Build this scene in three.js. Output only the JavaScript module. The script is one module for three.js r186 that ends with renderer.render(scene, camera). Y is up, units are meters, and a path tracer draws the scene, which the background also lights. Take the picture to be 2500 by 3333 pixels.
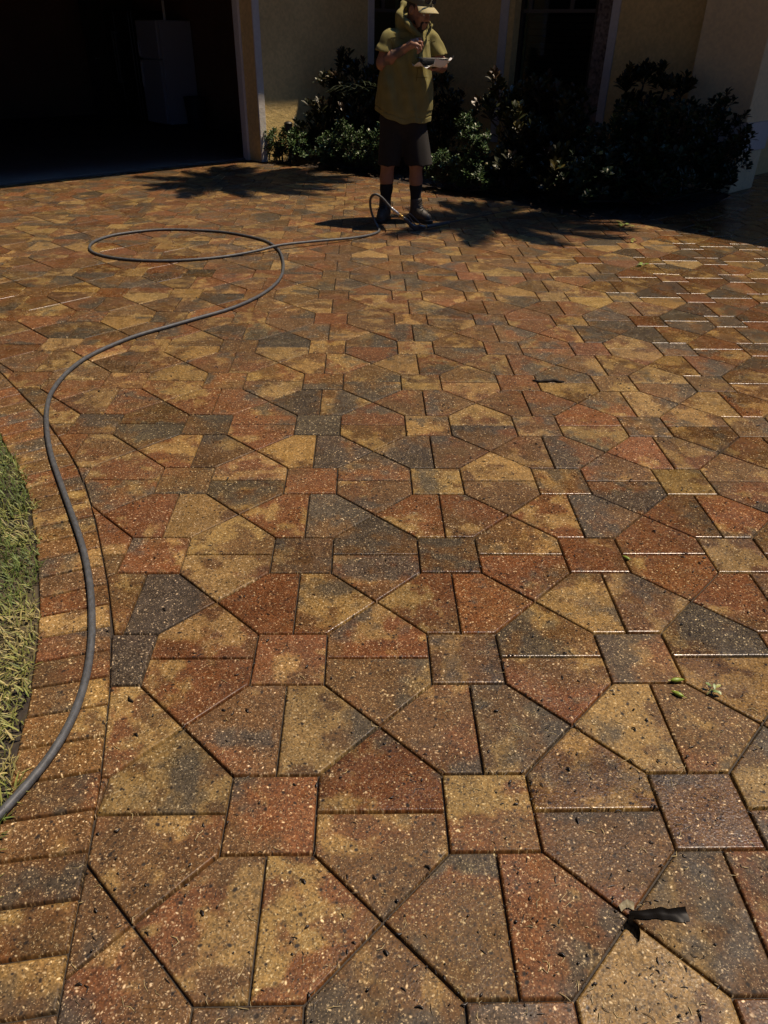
import * as THREE from 'three';
import { Sky } from 'three/addons/objects/Sky.js';
import { mergeGeometries, mergeVertices } from 'three/addons/utils/BufferGeometryUtils.js';
import { RoundedBoxGeometry } from 'three/addons/geometries/RoundedBoxGeometry.js';

// ---------------------------------------------------------------- camera, sky, sun, exposure
const scene = new THREE.Scene();
const camera = new THREE.PerspectiveCamera(69.19, 0.75, 0.05, 3000);
camera.rotation.order = 'YXZ';
camera.position.set(0, 1.5, 0);
camera.rotation.set(-0.57249, 0, 0.019078);
const SUN = new THREE.Vector3(0.40, 1, -0.11).normalize();
const sky = new Sky();
sky.name = 'sky';
sky.scale.setScalar(2000);
sky.userData = { kind: 'structure', label: 'clear blue midday sky above the house' };
sky.material.uniforms.sunPosition.value.copy(SUN);
sky.material.uniforms.turbidity.value = 10;
sky.material.uniforms.rayleigh.value = 0.12;
sky.material.uniforms.mieCoefficient.value = 0.004;
sky.material.uniforms.cloudCoverage.value = 0;
scene.add(sky);
scene.environmentIntensity = 0.3;
const sun = new THREE.DirectionalLight(0xffe6c4, 5);
sun.name = 'sun';
sun.position.copy(SUN).multiplyScalar(40).add(new THREE.Vector3(0, 0, -6));
sun.target.position.set(0, 0, -6);
sun.castShadow = true;
sun.shadow.mapSize.set(4096, 4096);
Object.assign(sun.shadow.camera, { left: -14, right: 14, top: 14, bottom: -14, near: 1, far: 80 });
scene.add(sun, sun.target);
const renderer = new THREE.WebGLRenderer({ antialias: true });
renderer.toneMapping = THREE.LinearToneMapping;
renderer.toneMappingExposure = 1.1;
renderer.outputColorSpace = THREE.SRGBColorSpace;
renderer.shadowMap.enabled = true;
renderer.shadowMap.type = THREE.PCFSoftShadowMap;
{
  const s2 = new THREE.Scene(), k = new Sky();
  k.scale.setScalar(1000);
  for (const n of ['sunPosition', 'turbidity', 'rayleigh', 'mieCoefficient', 'cloudCoverage']) k.material.uniforms[n].value = sky.material.uniforms[n].value;
  s2.add(k);
  scene.environment = new THREE.PMREMGenerator(renderer).fromScene(s2).texture;
}

// ---------------------------------------------------------------- helpers
let seed = 12345;
const rnd = () => { seed = (seed + 0x6D2B79F5) | 0; let t = Math.imul(seed ^ (seed >>> 15), 1 | seed); t = (t + Math.imul(t ^ (t >>> 7), 61 | t)) ^ t; return ((t ^ (t >>> 14)) >>> 0) / 4294967296; };
const rr = (a, b) => a + (b - a) * rnd();
const gauss = () => (rnd() + rnd() + rnd() + rnd() - 2) * 1.0;
const clamp = (x, a = 0, b = 1) => Math.min(b, Math.max(a, x));
const mix = (a, b, t) => a + (b - a) * t;
const sst = (a, b, x) => { const t = clamp((x - a) / (b - a)); return t * t * (3 - 2 * t); };
const V3 = (x, y, z) => new THREE.Vector3(x, y, z);
const used = {};
function numbered(n) { const k = used[n] = (used[n] ?? -1) + 1; return k ? n + '_' + String(k).padStart(3, '0') : n; }
function shade(o) { o.traverse((m) => { if (m.isMesh) { m.castShadow = true; m.receiveShadow = true; } }); return o; }
function mesh(name, geo, mat, parent, label) {
  const m = new THREE.Mesh(geo, mat);
  m.name = name; m.castShadow = m.receiveShadow = true;
  if (label) m.userData.label = label;
  parent.add(m);
  return m;
}
function thing(name, label, category, pos = [0, 0, 0], ry = 0, group) {
  const o = new THREE.Group();
  o.name = numbered(name); o.position.set(...pos); o.rotation.y = ry;
  o.userData = { label, category };
  if (group) o.userData.group = group;
  scene.add(o);
  return o;
}
function structure(name, label) { const o = new THREE.Group(); o.name = name; o.userData = { kind: 'structure', label }; scene.add(o); return o; }

// tileable value noise
function grid(w, h) { const a = new Float32Array(w * h); for (let i = 0; i < a.length; i++) a[i] = rnd(); return { a, w, h }; }
function samp(g, u, v) {
  let x = u * g.w, y = v * g.h; const xf = Math.floor(x), yf = Math.floor(y); x -= xf; y -= yf;
  x = x * x * (3 - 2 * x); y = y * y * (3 - 2 * y);
  const x0 = ((xf % g.w) + g.w) % g.w, x1 = x0 + 1 === g.w ? 0 : x0 + 1, y0 = (((yf % g.h) + g.h) % g.h) * g.w, y1 = y0 + g.w === g.a.length ? 0 : y0 + g.w;
  const a = g.a[y0 + x0], b = g.a[y0 + x1], c = g.a[y1 + x0], d = g.a[y1 + x1];
  return a + (b - a) * x + (c - a + (a - b - c + d) * x) * y;
}
function fbmGrids(w, h, n) { const o = []; for (let i = 0; i < n; i++) o.push(grid(w << i, h << i)); return o; }
function fbm(gs, u, v) { let s = 0, k = 0.5, t = 0; for (const g of gs) { s += k * samp(g, u, v); t += k; k *= 0.5; } return s / t; }
// 3d noise
const P3 = (() => { const a = new Float32Array(32768); for (let i = 0; i < 32768; i++) a[i] = rnd(); return a; })();
function noise3(x, y, z) {
  const xi = Math.floor(x), yi = Math.floor(y), zi = Math.floor(z); x -= xi; y -= yi; z -= zi;
  x = x * x * (3 - 2 * x); y = y * y * (3 - 2 * y); z = z * z * (3 - 2 * z);
  const h = (i, j, k) => P3[((xi + i) & 31) + (((yi + j) & 31) << 5) + (((zi + k) & 31) << 10)];
  return mix(mix(mix(h(0, 0, 0), h(1, 0, 0), x), mix(h(0, 1, 0), h(1, 1, 0), x), y), mix(mix(h(0, 0, 1), h(1, 0, 1), x), mix(h(0, 1, 1), h(1, 1, 1), x), y), z);
}
const enc = new Uint8Array(4096);
for (let i = 0; i < 4096; i++) { const c = i / 4095; enc[i] = Math.round(255 * (c <= 0.0031308 ? 12.92 * c : 1.055 * Math.pow(c, 1 / 2.4) - 0.055)); }
const toS = (c) => enc[c <= 0 ? 0 : c >= 1 ? 4095 : (c * 4095) | 0];
function dataTex(data, w, h, srgb) {
  const t = new THREE.DataTexture(data, w, h, THREE.RGBAFormat, THREE.UnsignedByteType);
  t.wrapS = t.wrapT = THREE.RepeatWrapping; t.magFilter = THREE.LinearFilter; t.minFilter = THREE.LinearMipmapLinearFilter; t.generateMipmaps = true;
  if (srgb) t.colorSpace = THREE.SRGBColorSpace;
  t.anisotropy = 8; t.needsUpdate = true;
  return t;
}
function grayTex(n, fn) {
  const d = new Uint8Array(n * n * 4);
  for (let y = 0; y < n; y++) for (let x = 0; x < n; x++) { const v = clamp(fn(x / n, y / n)) * 255, i = (y * n + x) * 4; d[i] = d[i + 1] = d[i + 2] = v; d[i + 3] = 255; }
  return dataTex(d, n, n, false);
}

// builds one merged geometry out of small pieces
class MB {
  constructor() { this.p = []; this.c = []; this.i = []; this.n = []; }
  v(x, y, z, c) { this.p.push(x, y, z); this.c.push(c[0], c[1], c[2]); return this.p.length / 3 - 1; }
  tri(a, b, c) { this.i.push(a, b, c); }
  quad(a, b, c, d) { this.i.push(a, b, c, a, c, d); }
  geo() {
    const g = new THREE.BufferGeometry();
    g.setAttribute('position', new THREE.Float32BufferAttribute(this.p, 3));
    g.setAttribute('color', new THREE.Float32BufferAttribute(this.c, 3));
    g.setIndex(this.i); g.computeVertexNormals();
    return g;
  }
}
function tubeInto(mb, pts, radii, sides, col) {
  let prev = null;
  for (let k = 0; k < pts.length; k++) {
    const a = pts[Math.max(0, k - 1)], b = pts[Math.min(pts.length - 1, k + 1)], d = b.clone().sub(a).normalize();
    const s = Math.abs(d.y) > 0.9 ? V3(1, 0, 0) : V3(0, 1, 0), e = d.clone().cross(s).normalize(), f = d.clone().cross(e).normalize();
    const ring = [];
    for (let j = 0; j < sides; j++) { const t = j / sides * Math.PI * 2, x = Math.cos(t) * radii[k], y = Math.sin(t) * radii[k]; ring.push(mb.v(pts[k].x + e.x * x + f.x * y, pts[k].y + e.y * x + f.y * y, pts[k].z + e.z * x + f.z * y, col)); }
    if (prev) for (let j = 0; j < sides; j++) mb.quad(prev[j], ring[j], ring[(j + 1) % sides], prev[(j + 1) % sides]);
    prev = ring;
  }
}
const std = (o) => new THREE.MeshStandardMaterial(o);
const lin = (r, g, b) => new THREE.Color().setRGB(r, g, b);
// ---------------------------------------------------------------- paver materials
const TEX = 2048, SPAN = 2.56;                       // texture side in pixels and in metres
function paverTexture(bias) {
  const A = fbmGrids(7, 12, 3), B = fbmGrids(6, 14, 3), C = fbmGrids(8, 10, 3), Pt = fbmGrids(40, 50, 4), Q = fbmGrids(70, 60, 3), L = fbmGrids(9, 9, 3);
  const d = new Uint8Array(TEX * TEX * 4), N = TEX, G1 = grid(820, 820), G2 = grid(410, 410);
  const brown = [0.108, 0.056, 0.019], red = [0.138, 0.053, 0.017], tan = [0.240, 0.148, 0.047], coal = [0.050, 0.041, 0.028];
  const half = N / 2, lo = new Float32Array(half * half * 3);
  for (let y = 0; y < half; y++) for (let x = 0; x < half; x++) {
    const u = x / half, v = y / half, p = fbm(Pt, u, v) - 0.5, q = fbm(Q, u, v) - 0.5;
    const wr = sst(0.42, 0.70, fbm(C, u, v) + bias[0] + p * 0.3), wt = sst(0.51, 0.72, fbm(A, u, v) + bias[1] + p * 0.7 + q * 0.25), wc = sst(0.52, 0.74, fbm(B, u, v) + bias[2] + q * 0.4 + p * 0.2);
    const l = 0.86 + 0.5 * (fbm(L, u, v) - 0.5) + 0.5 * q;
    for (let c = 0; c < 3; c++) { let k = mix(brown[c], red[c], wr * 0.95); k = mix(k, tan[c], wt * 0.9); k = mix(k, coal[c], wc * 0.88); lo[(y * half + x) * 3 + c] = k * l; }
  }
  let s = 99 + bias[0] * 1000 | 0;
  for (let y = 0; y < N; y++) for (let x = 0; x < N; x++) {
    s = (Math.imul(s, 1664525) + 1013904223) | 0;
    const g = (s >>> 8) / 16777216, i = (y * N + x) * 4, j = ((y >> 1) * half + (x >> 1)) * 3, n1 = samp(G1, x / N, y / N), n2 = samp(G2, x / N, y / N), m = (0.78 + 0.44 * g) * (n1 < 0.2 ? 0.42 : 0.52 + 0.80 * n1) * (0.78 + 0.44 * n2);
    d[i] = toS(lo[j] * m); d[i + 1] = toS(lo[j + 1] * m); d[i + 2] = toS(lo[j + 2] * m); d[i + 3] = 255;
  }
  // exposed aggregate: pale chips, many small and a few large, and dark pits
  const chip = (cx, cy, a, b, rot, col, k) => {
    const R = Math.ceil(Math.max(a, b)) + 1, co = Math.cos(rot), si = Math.sin(rot);
    for (let yy = -R; yy <= R; yy++) for (let xx = -R; xx <= R; xx++) {
      const X = (xx * co + yy * si) / a, Y = (-xx * si + yy * co) / b, e = clamp((1.25 - Math.sqrt(X * X + Y * Y)) * 1.6) * k;
      if (e <= 0) continue;
      const i = (((cy + yy + N) % N) * N + ((cx + xx + N) % N)) * 4;
      for (let c = 0; c < 3; c++) d[i + c] = d[i + c] + (toS(col[c]) - d[i + c]) * e;
    }
  };
  for (let n = 0; n < 200000; n++) {
    const big = Math.pow(rnd(), 12), r = 0.45 + 0.40 * rnd() + 1.5 * big, w = rr(0.5, 1.5), col = [0.58 * w, 0.46 * w, 0.27 * w];
    chip(rnd() * N | 0, rnd() * N | 0, r * rr(1, 1.7), r * rr(0.6, 1), rnd() * 6.3, col, rr(0.4, 1));
  }
  for (let n = 0; n < 12000; n++) { const r = rr(0.6, 1.4) + 2.2 * Math.pow(rnd(), 6); chip(rnd() * N | 0, rnd() * N | 0, r * rr(1, 1.6), r, rnd() * 6.3, [0.012, 0.009, 0.006], 0.9); }
  return dataTex(d, N, N, true);
}
const paverBump = (() => { const g1 = fbmGrids(90, 90, 3), g2 = grid(1000, 1000), g3 = grid(520, 520); return grayTex(TEX, (u, v) => 0.25 * fbm(g1, u, v) + 0.40 * samp(g2, u, v) + 0.35 * samp(g3, u, v)); })();
const paverRough = (() => { const g1 = fbmGrids(4, 4, 3), g2 = fbmGrids(60, 60, 2); return grayTex(1024, (u, v) => clamp(0.60 + 0.5 * (fbm(g1, u, v) - 0.5) + 0.35 * (fbm(g2, u, v) - 0.5), 0.3, 0.95)); })();
const paverMats = [[0.0, 0.0, 0.0], [0.12, -0.06, -0.10], [-0.10, 0.11, -0.05], [-0.10, -0.03, 0.10], [0.13, -0.08, -0.03], [-0.12, -0.06, -0.08]].map((b) => new THREE.MeshPhysicalMaterial({ map: paverTexture(b), bumpMap: paverBump, bumpScale: 0.0010, roughnessMap: paverRough, roughness: 1, specularIntensity: 0.55, vertexColors: true }));
const wetMats = paverMats.map((m) => { const w = m.clone(); w.roughness = 0.5; w.specularIntensity = 1; return w; });
const PICK = [0, 0, 0, 1, 1, 1, 2, 2, 3, 3, 3, 4, 4];

// a paver from a convex outline [[x, forward], ...]: flat top, rounded arris, sides
function offsetPoly(poly, d) {
  const n = poly.length; let area = 0;
  for (let i = 0; i < n; i++) { const a = poly[i], b = poly[(i + 1) % n]; area += a[0] * b[1] - b[0] * a[1]; }
  const s = Math.sign(area), out = [];
  for (let i = 0; i < n; i++) {
    const a = poly[(i + n - 1) % n], b = poly[i], c = poly[(i + 1) % n];
    let e = [b[0] - a[0], b[1] - a[1]], f = [c[0] - b[0], c[1] - b[1]];
    const le = Math.hypot(...e), lf = Math.hypot(...f); e = [e[0] / le, e[1] / le]; f = [f[0] / lf, f[1] / lf];
    const n1 = [-e[1] * s, e[0] * s], n2 = [-f[1] * s, f[0] * s], k = 1 + n1[0] * n2[0] + n1[1] * n2[1];
    out.push([b[0] + d * (n1[0] + n2[0]) / Math.max(k, 0.25), b[1] + d * (n1[1] + n2[1]) / Math.max(k, 0.25)]);
  }
  return out;
}
function polyArea(p) { let a = 0; for (let i = 0; i < p.length; i++) { const q = p[(i + 1) % p.length]; a += p[i][0] * q[1] - q[0] * p[i][1]; } return Math.abs(a) / 2; }
function clean(p) { const o = []; for (const q of p) { const l = o[o.length - 1]; if (!l || Math.hypot(q[0] - l[0], q[1] - l[1]) > 0.006) o.push(q); } if (o.length > 1 && Math.hypot(o[0][0] - o[o.length - 1][0], o[0][1] - o[o.length - 1][1]) < 0.006) o.pop(); return o; }
function paverGeo(poly, gap = 0.0028, arris = 0.0042, drop = 0.0034, baseY = 0, far = false, lift = 1) {
  poly = clean(poly);
  if (poly.length < 3) return null;
  let a = 0; for (let i = 0; i < poly.length; i++) { const q = poly[(i + 1) % poly.length]; a += poly[i][0] * q[1] - q[0] * poly[i][1]; }
  if (a < 0) poly = poly.slice().reverse();          // counter-clockwise in (x, forward): faces up
  const O = offsetPoly(poly, gap), T = offsetPoly(poly, gap + arris), n = poly.length;
  if (polyArea(T) > polyArea(poly) || polyArea(T) < 0.00012) return null;
  let cx = 0, cz = 0; for (const q of T) { cx += q[0] / n; cz += q[1] / n; }
  const tx = gauss() * 0.005, tz = gauss() * 0.005, y0 = baseY + gauss() * 0.0009, Y = (q) => y0 + (q[0] - cx) * tx + (q[1] - cz) * tz;
  const pos = [], nor = [], uv = [], col = [], idx = [];
  const turn = (rnd() * 4 | 0) * Math.PI / 2 + gauss() * 0.06, ca = Math.cos(turn), sa = Math.sin(turn), ou = rnd(), ov = rnd();
  const b = lift * (0.82 + 0.36 * rnd()), tint = [b * rr(0.97, 1.06), b, b * rr(0.9, 1.06)];
  const add = (x, y, z, nx, ny, nz) => { pos.push(x, y, -z); nor.push(nx, ny, -nz); uv.push((x * ca - z * sa) / SPAN + ou, (x * sa + z * ca) / SPAN + ov); col.push(...tint); return pos.length / 3 - 1; };
  const tn = V3(-tx, 1, -tz).normalize();
  const top = T.map((q) => add(q[0], Y(q), q[1], tn.x, tn.y, tn.z));
  for (let i = 1; i < n - 1; i++) idx.push(top[0], top[i], top[i + 1]);
  for (let i = 0; i < n; i++) {
    const j = (i + 1) % n, ex = O[j][0] - O[i][0], ez = O[j][1] - O[i][1], l = Math.hypot(ex, ez) || 1, nx = ez / l, nz = -ex / l;
    const a0 = add(T[i][0], Y(T[i]), T[i][1], nx * 0.25, 0.968, nz * 0.25), a1 = add(T[j][0], Y(T[j]), T[j][1], nx * 0.25, 0.968, nz * 0.25);
    const b0 = add(O[i][0], Y(O[i]) - drop, O[i][1], nx * 0.9, 0.43, nz * 0.9), b1 = add(O[j][0], Y(O[j]) - drop, O[j][1], nx * 0.9, 0.43, nz * 0.9);
    idx.push(a0, b0, b1, a0, b1, a1);
    if (!far) { const c0 = add(O[i][0], y0 - 0.03, O[i][1], nx, 0.1, nz), c1 = add(O[j][0], y0 - 0.03, O[j][1], nx, 0.1, nz); idx.push(b0, c0, c1, b0, c1, b1); }
  }
  const g = new THREE.BufferGeometry();
  g.setAttribute('position', new THREE.Float32BufferAttribute(pos, 3)); g.setAttribute('normal', new THREE.Float32BufferAttribute(nor, 3));
  g.setAttribute('uv', new THREE.Float32BufferAttribute(uv, 2)); g.setAttribute('color', new THREE.Float32BufferAttribute(col, 3)); g.setIndex(idx);
  return g;
}
// edges of the paved area
const innerPts = [[-0.46, 0.0], [-0.52, 0.32], [-0.571, 0.615], [-0.603, 0.797], [-0.636, 1.0], [-0.678, 1.192], [-0.722, 1.37], [-0.781, 1.58], [-0.842, 1.764], [-0.914, 1.938], [-1.0, 2.13], [-1.094, 2.332], [-1.206, 2.543], [-1.316, 2.724], [-1.428, 2.882], [-1.558, 3.065], [-1.733, 3.278], [-1.89, 3.467], [-2.02, 3.62], [-2.4, 4.02], [-2.95, 4.5], [-3.7, 5.05], [-4.6, 5.6]];
const innerCurve = new THREE.CatmullRomCurve3(innerPts.map((p) => V3(p[0], 0, p[1])), false, 'centripetal').getSpacedPoints(300);
const bedEdge = [[-1.78, 11.12], [-1.19, 10.73], [-0.74, 10.42], [-0.25, 9.95], [0.30, 9.46], [0.62, 9.16], [0.95, 8.92], [1.27, 8.45], [1.60, 8.02], [1.98, 7.72], [2.52, 7.72], [3.0, 8.06], [3.5, 8.6], [3.93, 9.22]];
function nearestSeg(line, q) {
  let best = 1e9, r = null;
  for (let i = 0; i < line.length - 1; i++) {
    const a = line[i], b = line[i + 1], dx = b[0] - a[0], dz = b[1] - a[1], t = clamp(((q[0] - a[0]) * dx + (q[1] - a[1]) * dz) / (dx * dx + dz * dz)), px = a[0] + dx * t, pz = a[1] + dz * t, d = Math.hypot(q[0] - px, q[1] - pz);
    if (d < best) { best = d; const l = Math.hypot(dx, dz); r = { d, p: [px, pz], n: [dz / l, -dx / l] }; }   // n points to the right of the line's direction
  }
  return r;
}
function clipHalf(poly, p, n) {      // keeps the side that n points to
  const out = [], D = (q) => (q[0] - p[0]) * n[0] + (q[1] - p[1]) * n[1];
  for (let i = 0; i < poly.length; i++) { const a = poly[i], b = poly[(i + 1) % poly.length], da = D(a), db = D(b); if (da >= 0) out.push(a); if ((da >= 0) !== (db >= 0)) { const t = da / (da - db); out.push([a[0] + (b[0] - a[0]) * t, a[1] + (b[1] - a[1]) * t]); } }
  return out;
}
const inner2 = innerCurve.filter((_, i) => i % 3 === 0).map((v) => [v.x, v.z]);
// which way along the screen: is a ground point within the picture
const camInv = (() => { camera.updateMatrixWorld(); return camera.matrixWorld.clone().invert(); })();
function inView(x, z, margin = 1.04) { const v = V3(x, 0, -z).applyMatrix4(camInv); if (v.z > -0.1) return false; const t = Math.tan(69.19 / 2 * Math.PI / 180); return Math.abs(v.y / -v.z) < t * margin && Math.abs(v.x / -v.z) < t * 0.75 * margin; }

const ground = structure('ground', 'bare ground that carries the paving, out to the horizon');
{
  const g = new THREE.PlaneGeometry(1600, 1600); g.rotateX(-Math.PI / 2); g.translate(0, -0.07, 0);
  mesh('soil', g, std({ color: lin(0.10, 0.09, 0.06), roughness: 1 }), ground);
}
const driveway = structure('driveway', 'wet driveway of red, tan and charcoal blended concrete pavers');
{
  const gJ = fbmGrids(300, 300, 3);
  const g = new THREE.PlaneGeometry(15, 16, 60, 64); g.rotateX(-Math.PI / 2); g.translate(0.8, 0, -6.2);
  const p = g.attributes.position;
  for (let i = 0; i < p.count; i++) p.setY(i, -0.0125 + 0.005 * (noise3(p.getX(i) * 3, 5, p.getZ(i) * 3) - 0.5));
  g.computeVertexNormals();
  const uv = g.attributes.uv; for (let i = 0; i < p.count; i++) uv.setXY(i, p.getX(i) / 2, p.getZ(i) / 2);
  const n = 1024, d = new Uint8Array(n * n * 4);
  for (let y = 0; y < n; y++) for (let x = 0; x < n; x++) { const k = 0.35 + 1.3 * fbm(gJ, x / n, y / n), i = (y * n + x) * 4; d[i] = toS(0.026 * k); d[i + 1] = toS(0.018 * k); d[i + 2] = toS(0.010 * k); d[i + 3] = 255; }
  mesh('joint_sand', g, std({ map: dataTex(d, n, n, true), roughness: 0.75 }), driveway);
  // the pattern: squares on a lattice, between them pairs of five-sided pavers
  const PT = 0.5006, A = 0.4081 / 2, X0 = -0.2442, Z0 = 1.0506, c = Math.cos(-0.03205), s = Math.sin(-0.03205);
  const W = (x, z) => [X0 + PT * (x * c + z * s), Z0 + PT * (-x * s + z * c)];
  const list = [];
  for (let j = -3; j <= 22; j++) for (let i = -13; i <= 13; i++) {
    list.push(['square_paver', [[i - A, j - A], [i + A, j - A], [i + A, j + A], [i - A, j + A]]]);
    list.push(['pentagon_paver', [[i + A, j], [i + 1 - A, j], [i + 1 - A, j + A], [i + 0.5, j + 0.5], [i + A, j + A]]]);
    list.push(['pentagon_paver', [[i + A, j], [i + A, j - A], [i + 0.5, j - 0.5], [i + 1 - A, j - A], [i + 1 - A, j]]]);
    list.push(['pentagon_paver', [[i, j + A], [i, j + 1 - A], [i - A, j + 1 - A], [i - 0.5, j + 0.5], [i - A, j + A]]]);
    list.push(['pentagon_paver', [[i, j + A], [i + A, j + A], [i + 0.5, j + 0.5], [i + A, j + 1 - A], [i, j + 1 - A]]]);
  }
  const made = [];
  for (const [kind, raw] of list) {
    let poly = raw.map(([x, z]) => W(x, z));
    const cx = poly.reduce((q, e) => q + e[0], 0) / poly.length, cz = poly.reduce((q, e) => q + e[1], 0) / poly.length;
    if (cx < -6.2 || cx > 6.4 || cz < -0.6 || cz > 12.5) continue;
    if (cx - cz < -13.6 || (cx > 3.9 && cz > 12)) continue;
    const full = polyArea(poly);
    const e = nearestSeg(inner2, [cx, cz]); const side = (cx - e.p[0]) * e.n[0] + (cz - e.p[1]) * e.n[1];
    if (side < -0.3) continue; if (side < 0.35) poly = clipHalf(poly, e.p, e.n);
    if (poly.length < 3) continue;
    const h = (cz - cx - 12.83) / 1.414; if (h > -0.4) poly = clipHalf(poly, [0, 13.272], [0.7071, -0.7071]);
    if (poly.length < 3) continue;
    if (cz > 7 && cx > -2.1 && cx < 4.3) { const b = nearestSeg(bedEdge, [cx, cz]); const sd = (cx - b.p[0]) * b.n[0] + (cz - b.p[1]) * b.n[1]; if (cx > -1.7 && cx < 3.9) { if (sd < -0.3) continue; if (sd < 0.35) poly = clipHalf(poly, b.p, b.n); } }
    if (poly.length < 3 || polyArea(poly) < 0.0004) continue;
    const visible = inView(cx, cz, 1.12);
    made.push({ kind, poly, d: Math.hypot(cx, cz) + (visible ? 0 : 50), visible, cut: polyArea(poly) < full * 0.98 });
  }
  made.sort((a, b) => a.d - b.d);
  const count = {}, rest = {};
  for (const m of made) {
    const g = paverGeo(m.poly);
    if (!g) continue;
    const mat = PICK[rnd() * PICK.length | 0];
    count[m.kind] = (count[m.kind] || 0) + 1;
    const q0 = m.poly[0], wet = noise3(q0[0] * 0.55 + 9, 3, q0[1] * 0.55) + 0.11 * Math.max(q0[0] - 0.3, q0[1] < 5 ? -0.6 - q0[0] : -1) + 0.22 * (rnd() - 0.5) > 0.61;
    if (m.visible && count[m.kind] <= 300) mesh(m.kind, g, (wet ? wetMats : paverMats)[mat], driveway);
    else (rest[mat + (wet ? 6 : 0)] ||= []).push(g);
  }
  for (const k in rest) { const m = mesh('distant_pavers', mergeGeometries(rest[k]), [...paverMats, ...wetMats][k], driveway); m.userData.kind = 'stuff'; }
}
const border = structure('driveway_border', 'curved soldier course of brick pavers between lawn and driveway');
{
  const curve = new THREE.CatmullRomCurve3(innerCurve, false), L = curve.getLength(), n = Math.round(L / 0.107);
  const tan = (p) => { const e = nearestSeg(inner2, [p.x, p.z]); return e.n; };
  for (let i = 1; i < n; i++) {
    const a = curve.getPointAt(i / n), b = curve.getPointAt((i + 1) / n), na = tan(a), nb = tan(b), w = 0.205 + rr(-0.004, 0.004), e = rr(-0.002, 0.0005);
    const P = (p, q, k) => [p.x - q[0] * k, p.z - q[1] * k];
    const g = paverGeo([P(a, na, e), P(b, nb, e), P(b, nb, w), P(a, na, w)], 0.0030, 0.005, 0.004, 0, false, 1.18);
    if (g) mesh('border_brick', g, paverMats[[5, 5, 5, 5, 5, 0, 5, 4][rnd() * 8 | 0]], border);
  }
  const outerLine = innerCurve.map((v) => { const q = nearestSeg(inner2, [v.x, v.z]).n; return [v.x - q[0] * 0.205, v.z - q[1] * 0.205]; });
  border.userData.outer = undefined; delete border.userData.outer;
  globalThis.__outerLine = outerLine;
}
const outerLine = globalThis.__outerLine;
const lawn = structure('lawn_soil', 'thatch and soil under the lawn beside the brick border');
{
  const sh = new THREE.Shape(); outerLine.forEach((p, i) => i ? sh.lineTo(p[0] - 0.004, p[1]) : sh.moveTo(p[0] - 0.004, p[1])); sh.lineTo(-9, 5.6); sh.lineTo(-9, 0);
  const g = new THREE.ShapeGeometry(sh); g.rotateX(-Math.PI / 2); g.translate(0, -0.012, 0);
  mesh('thatch', g, std({ color: lin(0.07, 0.055, 0.028), roughness: 1 }), lawn);
}
// ---------------------------------------------------------------- house: two wings at right angles, turned 45 degrees to the view
const stuccoBump = (() => { const a = fbmGrids(40, 40, 3), b = fbmGrids(170, 170, 2); return grayTex(1024, (u, v) => 0.5 * fbm(a, u, v) + 0.5 * fbm(b, u, v)); })();
const stuccoColor = (base, amt) => { const a = fbmGrids(3, 3, 4), b = fbmGrids(60, 60, 2), n = 512, d = new Uint8Array(n * n * 4); for (let y = 0; y < n; y++) for (let x = 0; x < n; x++) { const k = 1 + amt * (fbm(a, x / n, y / n) - 0.5) + amt * 0.8 * (fbm(b, x / n, y / n) - 0.5), i = (y * n + x) * 4; for (let c = 0; c < 3; c++) d[i + c] = toS(base[c] * k); d[i + 3] = 255; } return dataTex(d, n, n, true); };
const M = {
  stucco: std({ map: stuccoColor([0.78, 0.59, 0.26], 0.35), bumpMap: stuccoBump, bumpScale: 0.006, roughness: 0.95 }),
  pillar: std({ map: stuccoColor([0.86, 0.71, 0.42], 0.25), bumpMap: stuccoBump, bumpScale: 0.006, roughness: 0.95 }),
  trim: std({ map: stuccoColor([0.62, 0.60, 0.57], 0.2), bumpMap: stuccoBump, bumpScale: 0.004, roughness: 0.9 }),
  soffit: std({ color: lin(0.5, 0.47, 0.42), roughness: 0.9 }),
  tile: std({ color: lin(0.30, 0.14, 0.08), roughness: 0.8 }),
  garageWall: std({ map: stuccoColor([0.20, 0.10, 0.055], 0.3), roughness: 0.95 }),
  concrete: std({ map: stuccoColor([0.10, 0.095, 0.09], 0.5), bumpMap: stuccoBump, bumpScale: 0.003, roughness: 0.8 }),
  darkFrame: std({ color: lin(0.03, 0.022, 0.016), roughness: 0.5 }),
  paleReflection: std({ color: lin(0.085, 0.078, 0.07), roughness: 0.6 }),
  glass: new THREE.MeshPhysicalMaterial({ color: lin(0.75, 0.8, 0.78), roughness: 0.03, transmission: 1, thickness: 0, ior: 1.5 }),
  slat: std({ color: lin(0.05, 0.038, 0.028), roughness: 0.6 }),
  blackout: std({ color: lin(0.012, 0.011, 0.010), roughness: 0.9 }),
  mauve: std({ map: stuccoColor([0.27, 0.215, 0.185], 1.3), bumpMap: stuccoBump, bumpScale: 0.008, roughness: 0.95 }),
};
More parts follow.
